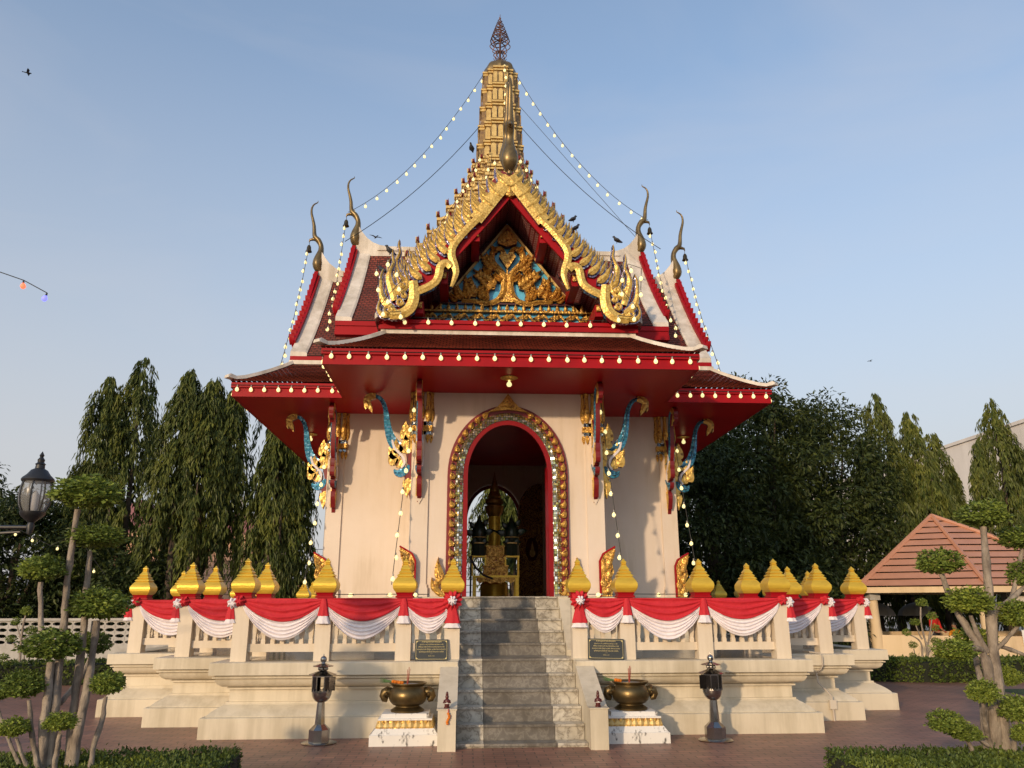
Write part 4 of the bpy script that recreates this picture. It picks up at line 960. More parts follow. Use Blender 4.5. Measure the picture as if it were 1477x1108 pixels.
# ================================================================ steel candle lanterns
def lantern(label,x,y,s):
    T=thing('candle_lantern',label,'lantern',(x,y,0),0,'polished steel candle lanterns in front of the terrace')
    oc=PI/8
    mb=MB(); mb.lathe([(.215,0),(.22,.012),(.2,.022),(.13,.026)],40); mb.build('base_disc',M['steel'],T,40)
    mb=MB(); mb.lathe([(.132,.024),(.132,.165),(.066,.225)],8,rot=oc); mb.build('pedestal_base',M['steel'],T)
    mb=MB(); mb.lathe([(.064,.222),(.046,.50)],8,rot=oc); mb.build('shaft',M['steel'],T)
    mb=MB(); mb.lathe([(.04,.48),(.075,.495),(.105,.53),(.122,.575),(.126,.615)],24); 
    for k in range(16):
        a=2*PI*k/16; f=lambda u,v,t:((.127-t)*math.cos(a)-u*math.sin(a),(.127-t)*math.sin(a)+u*math.cos(a),v); mb.prism([(-.025,.605),(.025,.605),(0,.645)],f,0,.006)
    mb.build('bowl',M['steel'],T,40)
    mb=MB()
    for k in range(8):
        a=oc+k*PI/4; c,sn=.122*math.cos(a),.122*math.sin(a); mb.lathe([(.009,.61),(.009,.80)],6,(c,sn,0))
    mb.lathe([(.127,.605),(.127,.622),(.115,.622)],8,rot=oc); mb.lathe([(.127,.785),(.127,.802),(.11,.802)],8,rot=oc); mb.build('cage',M['steel'],T)
    open_=(7,3) if s<0 else (3,5)
    for k in range(8):
        if k in ((6,2) if s<0 else (4,)): continue
        a=PI/4*(k); r=.112*math.cos(0)
        f=lambda u,v,t:((r-t)*math.cos(a)-u*math.sin(a),(r-t)*math.sin(a)+u*math.cos(a),v)
        mb=MB(); mb.prism([(-.041,.622),(.041,.622),(.041,.786),(-.041,.786)],f,0,.004); mb.build('pane',M['darksteel'],T)
    mb=MB(); ang=rad(-12 if s<0 else 192); hx,hy=(.10*math.cos(-PI/8),-.06) if s<0 else (-.10,-.06)
    m4=Matrix.Translation((hx,hy,0))@Matrix.Rotation(ang,4,'Z'); mb.box(0,.085,-.003,.003,.625,.79,0,m4); mb.lathe([(.006,.7),(.008,.71),(.0,.72)],6,(.075,0,0),0,m4); mb.build('door',M['darksteel'],T)
    def roof(z,r,h,nm):
        mb=MB(); n=48; rings=[]
        for t in (0,.35,.7,1):
            rr=r*(1-t)+.045*t; rings.append([(rr*(1+.0)*math.cos(2*PI*j/n),rr*math.sin(2*PI*j/n),z+h*t**.8+(-.012*abs(math.sin(4*2*PI*j/n))*(1-t)+.02*(1-t)**3)) for j in range(n)])
        mb.loft(rings,0,True); mb.build(nm,M['steel'],T,60)
    roof(.795,.175,.065,'lower_roof')
    mb=MB()
    for k in range(6): a=2*PI*k/6+.3; mb.lathe([(0,.86),(.018,.866),(.022,.882),(.018,.898),(0,.904)],10,(.045*math.cos(a),.045*math.sin(a),0))
    mb.lathe([(.02,.85),(.02,.92)],8); mb.build('neck_balls',M['steel'],T,40)
    roof(.898,.13,.045,'upper_roof')
    mb=MB(); mb.lathe([(.045,.94),(.028,.945),(.024,.955)]+[(.042*math.sin(PI*t/10+.25),.993-.042*math.cos(PI*t/10+.25)) for t in range(1,9)]+[(.008,1.034),(.004,1.06)],20); mb.build('ball_finial',M['steel'],T,40)
    return T
lantern('polished steel candle lantern left of the stairs, its small door swung open to the right',-2.515,10.74,-1)
lantern('polished steel candle lantern right of the stairs, its small door swung open to the left',2.485,10.62,1)

# ================================================================ censers on pedestals
for s,side,px in ((-1,'left',-1.44),(1,'right',1.44)):
    y=10.79
    T=thing('incense_pedestal',('flaking white pedestal with yellow gilt lotus band under the %s brass censer' if s<0 else 'badly flaking white pedestal with worn gilt band under the %s brass censer')%side,'pedestal',(px,y,0),0,'pedestals under the censers')
    mb=MB(); q=lambda h,d,z:[(-h,-d,z),(h,-d,z),(h,d,z),(-h,d,z)]
    mb.loft([q(.425,.33,0),q(.425,.33,.125),q(.41,.32,.13),q(.36,.285,.195)]); mb.build('plinth_block',M['pedestal'],T)
    mb=MB(); mb.loft([q(.35,.275,.19),q(.315,.25,.285)],1)
    for side_ in range(4):
        for j in range(9):
            hw=.335; x=-hw+2*hw*(j+.5)/9
            D=(.262 if side_%2==0 else .332); f=lambda a,b_,t:(a,-D+.32*(b_-.19)+t,b_)
            hh=(1 if side_%2==0 else .78); leaf2d(mb,x*hh,.192,.095,.075,0,f,-.02,.01,0,0,0,.015,Matrix.Rotation(side_*PI/2,4,'Z'),4)
    mb.build('lotus_band',[M['goldpale'],M['carvedfine']],T)
    mb=MB(); mb.loft([q(.335,.265,.285),q(.335,.265,.305),q(.30,.25,.31),q(.29,.24,.36)]); mb.build('top_slab',M['pedestal'],T)
    T=thing('censer',('dull bronze incense urn with lion handles on the %s pedestal' if s<0 else 'shinier brass incense urn with lion handles on the %s pedestal')%side,'censer',(px+.01,y,.36),0,'brass incense urns on pedestals')
    mat=M['brass']
    mb=MB(); mb.lathe([(.21,0),(.213,.02),(.2,.028),(.17,.05),(.15,.06),(.15,.07),(.19,.085),(.225,.12),(.245,.17),(.245,.22),(.225,.262),(.195,.287),(.19,.30),(.225,.325),(.238,.335),(.238,.345),(.22,.345),(.19,.318),(.0,.315)],40); mb.build('bowl',mat,T,40)
    for sg in (-1,1):
        mb=MB()
        mb.tube([(sg*.21,0,.22),(sg*.26,0,.235),(sg*.30,-.01,.215),(sg*.322,-.015,.185),(sg*.30,-.012,.15),(sg*.26,0,.135)],[.06,.07,.06,.04,.04,.03],10)
        for (dy,dz) in ((-.05,.05),(.05,.05),(-.06,.0),(.06,0)): mb.lathe([(0,-.025),(.022,-.012),(.025,.01),(0,.03)],8,(sg*.265,dy,.215+dz))
        mb.tube([(sg*.31,-.02,.2),(sg*.335,-.02,.195)],[.025,.012],8)
        mb.build('lion_handle',mat,T,50)
    mb=MB(); mb.lathe([(.0,.322),(.16,.322),(.185,.318)],24); mb.build('ash',M['sand'],T,40)
    T=thing('incense_bundle','%s burnt incense sticks standing in the %s censer'%('thin upright' if s<0 else 'pale splayed',side),'incense',(px+(0 if s<0 else .0),y,.68),0,'incense in the censers')
    for k in range(5):
        mb=MB(); a=2*PI*k/5; mb.tube([(.006*math.cos(a),.006*math.sin(a),0),(.02*math.cos(a)+.01,.02*math.sin(a),.19+.02*math.sin(k*2))],[.004,.003],5); mb.build('stick',M['incense'],T)
    T=thing('marigold_garland','orange marigold offering with green stalks on the rim of the %s censer'%side,'flowers',(px-.2,y-.02,.705),0,'marigold offerings on the censers')
    mb=MB()
    for k in range(5 if s<0 else 3): 
        c=(.02+.028*k,-.01*(k%2),.014-.004*k); mb.lathe([(0,-.022),(.018,-.016),(.026,0),(.018,.016),(0,.022)],9,c)
    mb.build('flower_heads',M['marigold'],T,30)
    for k in range(5):
        mb=MB(); mb.tube([(.02,0,.01),(-.07,-.01+.008*k,.006+.006*k),(-.15,-.02+.015*k,.01+.012*k)],[.005,.006,.002],5); mb.build('stalk',M['stalk'],T)
# guardian figurines on the stair cheeks
for s,lab in ((-1,'small red-brown guardian figurine on the left stair cheek with a marigold garland before it'),(1,'small red-brown guardian figurine standing alone on the right stair cheek')):
    T=thing('guardian_figurine',lab,'figurine',(s*.915,10.13,.468),0,'guardian figurines on the stair cheeks')
    mb=MB(); mb.lathe([(.036,0),(.036,.015),(.028,.02),(.03,.045),(.034,.07),(.03,.095),(.016,.108),(.02,.118),(.021,.135),(.014,.147),(.018,.152),(.012,.18),(.0,.19)],14,sy=.85); mb.build('body',M['figred'],T,50)
    for sg in (-1,1):
        mb=MB(); mb.tube([(sg*.03,-.005,.09),(sg*.04,-.02,.065),(sg*.012,-.035,.07)],[.01,.01,.007],7); mb.build('arm',M['figred'],T,50)
    mb=MB(); mb.lathe([(.029,.047),(.036,.06),(.0355,.066),(.03,.06)],12,sy=.85); mb.build('sash',M['paper'],T)
T=thing('marigold_garland','short orange garland with red tassel hanging down the front of the left stair cheek','garland',(-.895,10.028,.45))
mb=MB()
for k in range(6): mb.lathe([(0,-.016),(.014,-.01),(.017,0),(.014,.01),(0,.016)],8,(.012*math.sin(k*1.1),0,-.03-.022*k))
mb.build('flower_heads',M['marigold'],T,30)
mb=MB(); mb.tube([(0,0,.02),(0,-.004,-.02)],[.006,.006],5); mb.build('red_ribbon',M['redcloth'],T)
# junction box and conduit on the right hand plinth
T=thing('junction_box','small cream electrical box with conduit running up the right plinth','electrical box',(4.78,12.22,.16))
mb=MB(); mb.box(-.055,.055,0,.035,0,.13); mb.box(-.05,.05,-.008,0,.005,.125); mb.build('box_body',M['box'],T)
mb=MB(); mb.tube([(0,.02,0),(0,.02,-.16)],[.02,.02],8); mb.tube([(0,.02,.13),(0,.02,.17),(-.05,.06,.25),(-.12,.18,.36),(-.13,.19,.5),(-.10,.08,.56),(-.08,.04,.62),(-.09,.02,.74),(-.1,.04,.79),(-.2,.2,.80)],[.012]*10,6); mb.build('conduit',M['pvc'],T,50)

# ================================================================ things inside the shrine
Y0=16.2
T=thing('altar_table','low gold altar table with carved apron seen through the doorway','table',(-.12,Y0,ZF))
mb=MB(); mb.box(-.46,.46,-.3,.3,.40,.44); mb.build('table_top',M['gold'],T)
for sx in (-1,1):
    for sy in (-1,1): mb=MB(); mb.box(sx*.42-.035,sx*.42+.035,sy*.26-.035,sy*.26+.035,0,.398); mb.build('leg',M['gold'],T)
mb=MB(); f=lambda a,b_,t:(a,-.3+t,b_); mb.prism([(-.38,.398),(-.38,.33),(-.3,.29),(-.2,.33),(-.1,.28),(0,.31),(.1,.28),(.2,.33),(.3,.29),(.38,.33),(.38,.398)],f,0,.02); mb.build('apron',M['carvedfine'],T)
for sx,side in ((-1,'left'),(1,'right')):
    T=thing('offering_stand','small gold stand on the altar table, under the %s dark ornament'%side,'stand',(-.12+sx*.33,Y0,ZF+.44),0,'gold stands on the altar')
    mb=MB(); mb.box(-.15,.15,-.13,.13,.36,.39); mb.build('stand_top',M['gold'],T)
    for a in (-1,1):
        for c in (-1,1): mb=MB(); mb.box(a*.13-.015,a*.13+.015,c*.11-.015,c*.11+.015,0,.358); mb.build('leg',M['gold'],T)
    T=thing('altar_ornament','dark green flame-like ornament with gold bands, %s on the altar'%side,'ornament',(-.12+sx*.33,Y0,ZF+.83),0,'dark ornaments on the altar')
    mb=MB(); mb.lathe([(.16,0),(.15,.22),(.17,.24),(.17,.3)],8); mb.build('base',M['green'],T)
    mb=MB(); mb.lathe([(.13,.3),(.16,.42),(.15,.52),(.09,.64),(.04,.72),(.02,.8),(0,.86)],12)
    f=lambda a,b_,t:(a,-.1+t,b_)
    for (x,z,l,w,a,c) in ((-.15,.42,.4,.14,-1.2,-.5),(.15,.45,.34,.14,1.2,.5),(-.12,.55,.3,.12,-.8,.5),(.1,.6,.3,.12,.7,-.5),(-.05,.3,.25,.14,-1.9,.5),(.05,.3,.25,.14,1.9,-.5)): leaf2d(mb,x*.8,z,l*.65,w*.8,a,f,-.03,.03,0,0,c,.02)
    mb.build('body',M['green'],T,50)
    mb=MB(); mb.lathe([(.172,.235),(.178,.25),(.172,.265)],12); mb.lathe([(.15,.36),(.158,.37),(.15,.38)],12); mb.build('gold_band',M['goldpale'],T,50)
T=thing('offering_shelf','stepped gold offering shelf at the middle of the altar table','shelf',(-.12,Y0-.02,ZF+.44))
for i in range(3):
    mb=MB(); mb.box(-.24+.03*i,.24-.03*i,-.2+.1*i,.25,i*.2,i*.2+.17); mb.box(-.26+.03*i,.26-.03*i,-.22+.1*i,.25,i*.2+.172,i*.2+.198); mb.build('shelf_tier',M['carvedfine'],T)
T=thing('city_pillar','gold city pillar with lotus bud top standing behind the altar','pillar',(-.10,17.4,ZF))
mb=MB(); mb.lathe([(.3,0),(.3,.3),(.2,.4),(.15,.6),(.135,.9),(.13,1.75)],16); mb.build('shaft',M['gold'],T,40)
mb=MB(); mb.lathe([(.13,1.75),(.19,1.85),(.21,1.98),(.15,2.0),(.2,2.04),(.19,2.12),(.13,2.16),(.15,2.2),(.1,2.3),(.11,2.33),(.07,2.45),(.03,2.6),(0,2.75)],20); mb.build('lotus_bud',M['budgold'],T,40)
T=thing('rope_stanchion','black rope barrier post just inside the left of the doorway','barrier post',(-.62,15.2,ZF))
mb=MB(); mb.lathe([(.11,0),(.11,.015),(.018,.03),(.018,.72),(.03,.73),(.03,.76),(0,.79)],14); mb.build('pole',M['iron'],T,40)
mb=MB(); mb.tube([(0,0,.72),(.1,.05,.55),(.25,.12,.42),(.42,.2,.36)],[.02]*4,8); mb.build('rope',M['iron'],T,50)
# lamps on the soffit
for x,y,lab in ((-.03,12.6,'small gold ceiling rosette lamp under the front eave, above the door arch'),(-4.2,17.3,'small ceiling rosette lamp under the left side eave'),(4.18,17.2,'small ceiling rosette lamp under the right side eave')):
    T=thing('ceiling_lamp',lab,'lamp',(x,y,ZS),0,'ceiling lamps under the eaves')
    mb=MB(); mb.lathe([(.02,-.001),(.13,-.004),(.15,-.012),(.06,-.03),(.05,-.05)],20); mb.build('rosette',M['carvedfine'],T,30)
    mb=MB(); mb.lathe([(.018,-.05),(.018,-.075),(.04,-.1),(.045,-.13),(.03,-.155),(0,-.165)],12); mb.build('bulb',M['bulb'],T,40)
PL_=[[-4.336,7.7,2.676,0.319,0.163],[-4.25,7.85,2.278,0.273,0.124],[-4.592,7.6,1.975,0.201,0.128],[-4.11,7.8,1.656,0.271,0.158],[-4.373,7.55,1.307,0.252,0.144],[-4.293,8.2,1.295,0.156,0.124],[-4.527,7.5,0.984,0.183,0.124],[-3.87,7.6,0.981,0.15,0.108],[-4.113,7.35,0.704,0.137,0.086],[-4.512,7.4,0.657,0.131,0.085],[-4.936,7.8,0.9,0.132,0.096]]
SL=[[[-4.399,7.7,2.537,0.0288],[-4.401,7.7,2.118,0.0315],[-4.418,7.75,1.775,0.031],[-4.391,7.75,1.467,0.0341],[-4.36,7.7,1.14,0.0397],[-4.308,7.65,0.683,0.045],[-4.278,7.65,0.184,0.0493]],[[-4.298,7.85,2.16,0.0252],[-4.28,7.85,1.808,0.0283],[-4.249,7.85,1.372,0.0341],[-4.224,7.8,1.013,0.0396],[-4.193,7.75,0.668,0.0413],[-4.151,7.7,0.145,0.0443]],[[-4.587,7.6,1.864,0.0248],[-4.524,7.6,1.501,0.0274],[-4.501,7.6,1.394,0.0274]],[[-4.123,7.8,1.526,0.031],[-4.12,7.8,1.191,0.0366],[-4.115,7.75,0.841,0.042],[-4.116,7.7,0.504,0.048],[-4.126,7.7,0.172,0.0502]],[[-4.359,7.55,1.179,0.033],[-4.346,7.55,0.864,0.042],[-4.328,7.55,0.53,0.0443],[-4.313,7.55,0.177,0.0472]],[[-4.323,7.6,1.175,0.0336],[-4.299,7.6,0.858,0.042],[-4.294,7.6,0.522,0.0443],[-4.274,7.6,0.167,0.0472]],[[-4.306,8.2,1.199,0.0213],[-4.303,8.05,1.023,0.0244],[-4.352,7.9,0.856,0.027],[-4.358,7.8,0.808,0.027]],[[-4.473,7.5,0.871,0.018],[-4.4,7.5,0.593,0.0236],[-4.311,7.5,0.321,0.0266]],[[-3.869,7.6,0.884,0.018],[-3.877,7.6,0.685,0.024],[-3.917,7.6,0.462,0.0266],[-3.919,7.6,0.189,0.029]],[[-4.101,7.35,0.622,0.018],[-4.13,7.4,0.47,0.0236],[-4.157,7.45,0.222,0.0261]],[[-4.477,7.4,0.581,0.015],[-4.434,7.45,0.438,0.0174],[-4.322,7.5,0.214,0.0203]],[[-4.91,7.8,0.818,0.0148],[-4.717,7.7,0.567,0.0177],[-4.428,7.6,0.195,0.0236]]]
PR_=[[4.644,7.9,2.541,0.255,0.15],[4.168,8.0,2.061,0.237,0.141],[4.287,7.8,1.675,0.234,0.149],[4.562,8.25,1.288,0.21,0.142],[4.001,7.7,1.218,0.207,0.11],[4.188,7.65,0.847,0.15,0.122],[3.818,7.7,0.583,0.174,0.114],[4.015,7.75,0.484,0.15,0.088],[5.076,8.0,2.31,0.225,0.135],[5.082,8.0,1.943,0.192,0.148],[4.778,7.8,1.548,0.202,0.144],[4.534,7.7,0.686,0.163,0.136],[4.494,7.6,0.489,0.121,0.094],[4.776,8.1,0.941,0.115,0.101]]
SR=[[[4.624,7.9,2.427,0.0338],[4.584,7.9,1.939,0.0444],[4.546,7.9,1.468,0.054],[4.508,7.9,1.011,0.0603],[4.493,7.9,0.569,0.069],[4.437,7.9,-0.009,0.0748]],[[4.167,8.0,1.957,0.0288],[4.211,8.0,1.771,0.0329],[4.265,7.95,1.534,0.036],[4.369,7.9,1.271,0.0426],[4.435,7.9,1.076,0.049],[4.421,7.9,0.757,0.0595],[4.408,7.9,0.446,0.063],[4.356,7.9,-0.008,0.068]],[[4.28,7.8,1.549,0.0216],[4.344,7.85,1.404,0.0284],[4.443,7.9,1.205,0.0355]],[[4.513,8.2,1.189,0.0249],[4.403,8.0,1.004,0.035],[4.337,7.9,0.758,0.042],[4.298,7.9,0.447,0.0449],[4.233,7.9,-0.007,0.0476]],[[4.051,7.7,1.186,0.0213],[4.264,7.8,1.244,0.0248],[4.443,7.9,1.205,0.0284]],[[5.082,8.0,2.224,0.0222],[4.88,8.0,1.736,0.0252],[4.641,7.9,1.601,0.0292],[4.577,7.9,1.521,0.0324]],[[5.033,8.0,1.839,0.0182],[4.858,7.95,1.722,0.0288],[4.612,7.9,1.601,0.0328]],[[4.764,7.8,1.469,0.018],[4.626,7.85,1.305,0.0213],[4.48,7.9,1.173,0.0249]],[[4.916,7.9,1.138,0.0178],[4.749,7.9,1.204,0.0216],[4.568,7.9,1.27,0.0252]],[[3.858,7.7,0.54,0.0138],[4.067,7.75,0.471,0.0172],[4.253,7.8,0.371,0.0207]],[[4.011,7.75,0.46,0.0172],[4.102,7.8,0.282,0.0238],[4.186,7.9,-0.006,0.0306]],[[4.517,7.7,0.595,0.0245],[4.499,7.8,0.338,0.031],[4.478,7.9,-0.01,0.0374]],[[4.173,7.65,0.756,0.021],[4.259,7.8,0.523,0.028],[4.346,7.9,0.324,0.0306]]]
PSL=[[-10.609,19.0,1.547,0.122,0.106],[-10.799,19.0,1.323,0.106,0.091],[-10.487,19.1,1.126,0.137,0.106],[-10.843,19.0,0.953,0.12,0.075],[-10.943,19.0,0.572,0.104,0.075],[-10.727,19.0,0.44,0.075,0.06]]
SSL=[[[-10.61,19.0,1.457,0.019],[-10.629,19.0,1.204,0.0227],[-10.613,19.0,0.834,0.0263],[-10.547,19.0,0.25,0.0296]],[[-10.772,19.0,1.249,0.0151],[-10.657,19.0,1.011,0.0188],[-10.61,19.0,0.907,0.0225]],[[-10.493,19.1,1.066,0.015],[-10.547,19.0,0.981,0.015],[-10.593,19.0,0.893,0.0188]],[[-10.798,19.0,0.864,0.0113],[-10.659,19.0,0.746,0.015],[-10.607,19.0,0.614,0.0149]],[[-10.908,19.0,0.543,0.0112],[-10.698,19.0,0.44,0.0149],[-10.562,19.0,0.337,0.0149]],[[-10.514,19.0,0.687,0.0149],[-10.458,19.0,0.25,0.0224]]]
PSR=[[10.839,20.0,1.698,0.146,0.109],[10.607,20.0,1.228,0.126,0.09],[11.063,20.0,1.377,0.127,0.109],[10.355,20.0,0.979,0.108,0.09],[11.109,20.0,1.092,0.109,0.09],[11.12,20.1,0.773,0.108,0.09],[10.473,20.0,0.681,0.107,0.09],[10.435,20.0,0.419,0.089,0.089],[10.583,20.0,0.336,0.089,0.071],[11.15,20.0,0.203,0.107,0.072],[11.228,20.1,0.656,0.09,0.072]]
SSR=[[[10.806,20.0,1.597,0.0226],[10.759,20.0,1.277,0.0225],[10.781,20.0,0.944,0.0269],[10.821,20.0,0.613,0.0313],[10.757,20.0,0.075,0.0356]],[[11.052,20.0,1.31,0.0181],[10.942,20.0,0.943,0.0225],[10.821,20.0,0.613,0.0269]],[[10.615,20.0,1.161,0.018],[10.673,20.0,0.944,0.018],[10.728,20.0,0.828,0.0224]],[[10.386,20.0,0.945,0.0135],[10.62,20.0,0.829,0.0179],[10.696,20.0,0.614,0.0223],[10.616,20.0,0.076,0.0266]],[[10.479,20.0,0.599,0.0134],[10.505,20.0,0.288,0.0178],[10.527,20.0,0.077,0.0221]],[[11.109,20.1,0.707,0.0134],[10.88,20.0,0.531,0.0178],[10.784,20.0,0.368,0.0223]],[[11.115,20.0,0.203,0.0134],[10.927,20.0,0.253,0.0178],[10.797,20.0,0.335,0.0223]],[[11.086,20.0,1.059,0.0135],[10.925,20.0,0.827,0.0179]]]
# ================================================================ plants
def leafquad(vs,fs,p,d,nrm,l,w,bend=0.0):
    """one leaf: 2 faces folded on the midrib"""
    d=d.normalized(); sd=d.cross(nrm)
    if sd.length<1e-4: sd=d.orthogonal()
    sd.normalize(); up=sd.cross(d)
    b=len(vs); tip=p+d*l-up*bend*l; mid=p+d*l*.45
    vs+=[p,mid+sd*w*.5+up*w*.12,tip,mid-sd*w*.5+up*w*.12]
    fs.append((b,b+1,b+2,b+3))
def rv(rr): 
    while True:
        v=Vector((rr.uniform(-1,1),rr.uniform(-1,1),rr.uniform(-1,1)))
        if .05<v.length<=1: return v
def pad_mesh(n,seed,lw=.16,flat=.5):
    """unit pad (radius 1 in plan, flat in height): leaves in a lumpy dome"""
    rr=random.Random(seed); vs=[];fs=[]
    for i in range(n):
        v=rv(rr); v.normalize()
        q=noise.noise(v*2.2+Vector((seed,0,0)))*.30+noise.noise(v*5+Vector((0,seed,0)))*.20
        r=(1+q)*(rr.uniform(.72,1.03) if rr.random()<.8 else rr.uniform(.3,.75) if rr.random()<.85 else rr.uniform(1.0,1.14))
        zf=1 if v.z>0 else .62
        p=Vector((v.x*r,v.y*r,v.z*r*zf))
        o=(v+rv(rr)*.8+Vector((0,0,.25))).normalized()
        l=lw*rr.uniform(.5,1.35); leafquad(vs,fs,p,o.cross(rv(rr))+v*.5,o,l,l*.62)
    mb=MB(); mb.add(vs,fs); return mb
PADM={}
def topiary(label,pads,stems_,z0,group,big=True,loc=None,cat='topiary tree'):
    base=stems_[0][-1]; T=thing('topiary_tree',label,cat,(base[0],base[1],0),0,group); B=Vector((base[0],base[1],0))
    for i,st in enumerate(stems_):
        pts=smoothpath([tuple(p) for p in st],4); mb=MB(); rr=random.Random(i)
        pp=[]
        for j,p in enumerate(pts):
            w=.004*(1 if big else .5); pp.append((p[0]-B.x+rr.uniform(-w,w),p[1]-B.y+rr.uniform(-w,w),max(p[2],-.02)))
        mb.tube(pp,[p[3]*.88*(1+rr.uniform(-.12,.2)) for p in pts],9); mb.build('branch',M['bark'],T,60)
    for i,(x,y,z,rx,rz) in enumerate(pads):
        key=(i%3,big)
        if key not in PADM:
            n=(2500 if big else 420); m_=pad_mesh(n,11+i,.20 if big else .34); o=m_.build('leaf_pad',M['topleaf'],T,False); PADM[key]=o.data
        else: o=ob('leaf_pad',PADM[key],T)
        o.location=(x-B.x,y-B.y,z); o.scale=(rx*.9,rx*.84,rz*.98); o.rotation_euler=(0,0,i*1.7)
    return T
topiary('tall cloud pruned topiary with many pale stems and leaf pads, under the black lamp',PL_,SL,0,'large cloud pruned trees in the foreground')
topiary('cloud pruned topiary with a thick grey trunk, before the orange roofed pavilion',PR_,SR,0,'large cloud pruned trees in the foreground')
topiary('small thin topiary with tufted pads standing before the grey block wall',PSL,SSL,0,'small background topiaries',False)
topiary('small thin topiary with tufted pads against the cream half wall of the open pavilion',PSR,SSR,0,'small background topiaries',False)

def hedge(label,path,w,h,n,leaf,group,seed=1):
    """clipped hedge along a path"""
    rr=random.Random(seed); P=[Vector((x,y,0)) for x,y in path]; Ls=[(b-a).length for a,b in zip(P,P[1:])]; tot=sum(Ls)
    T=thing('clipped_hedge',label,'hedge',tuple(P[0]),0,group); O=P[0]
    vs=[];fs=[]
    def at_(u):
        for a,b,l in zip(P,P[1:],Ls):
            if u<=l: d=(b-a)/l; return a+d*u,d
            u-=l
        d=(P[-1]-P[-2]).normalized(); return P[-1],d
    for i in range(n):
        u=rr.uniform(0,tot); c,d=at_(u); sd=Vector((-d.y,d.x,0)); s=rr.random()
        per=w+2*h; q=rr.uniform(0,per)
        if q<h: off=-w/2;z=q;nr=-sd
        elif q<h+w: off=q-h-w/2;z=h;nr=Vector((0,0,1))
        else: off=w/2;z=per-q;nr=sd
        if rr.random()<.06: 
            c=P[0] if rr.random()<.5 else P[-1]; nr=(P[0]-P[1]).normalized() if c==P[0] else (P[-1]-P[-2]).normalized(); off=rr.uniform(-w/2,w/2); z=rr.uniform(0,h)
        bmp=noise.noise(Vector((c.x*3,c.y*3+off*3,z*3)))*.035
        p=c+sd*off+Vector((0,0,z))+nr*(bmp-rr.uniform(0,.05))-O
        o=(nr+rv(rr)*.9).normalized(); l=leaf*rr.uniform(.7,1.35)
        if z>=h and rr.random()<.012: p.z+=rr.uniform(.02,.07)
        leafquad(vs,fs,p,o.cross(rv(rr))+nr*.6,o,l,l*.55)
    mb=MB(); mb.add(vs,fs); mb.build('foliage',M['hedgeleaf'],T,False)
    mb=MB(); rings=[]
    for p_,d in [at_(tot*k/12) for k in range(13)]:
        sd=Vector((-d.y,d.x,0)); k=.05; rings.append([tuple(p_+sd*(-w/2+k)-O),tuple(p_+sd*(w/2-k)-O),tuple(p_+sd*(w/2-k)+Vector((0,0,h-k))-O),tuple(p_+sd*(-w/2+k)+Vector((0,0,h-k))-O)])
    mb.loft(rings); mb.build('inner_core',M['hedgecore'],T)  # solid dark box filling the hedge behind its leaves
M['hedgecore']=pm('hedge_dark_core',(.016,.02,.008),(.01,.013,.006),8,.9)
hedge('low clipped hedge at the left front, below the cloud pruned tree',[(-7.6,7.55),(-2.82,7.78)],1.25,.33,30000,.034,'low clipped hedges',1)
hedge('low clipped hedge at the right front, below the thick trunked topiary',[(2.72,7.45),(7.4,7.1)],1.15,.33,30000,.034,'low clipped hedges',2)
hedge('long dark hedge behind the terrace, before the grey block wall',[(-22,17.6),(-15,18.3),(-8.2,19.3)],.9,.46,16000,.07,'low clipped hedges',3)
hedge('dark hedge curving in front of the orange roofed pavilion',[(8.0,18.9),(9.6,18.3),(11.5,18.2),(14,18.8),(17,18.7)],.9,.46,16000,.07,'low clipped hedges',4)
hedge('squat hedge at the far right behind the thick trunked topiary',[(10.2,13.6),(15.5,13.2)],1.6,.42,16000,.06,'low clipped hedges',5)

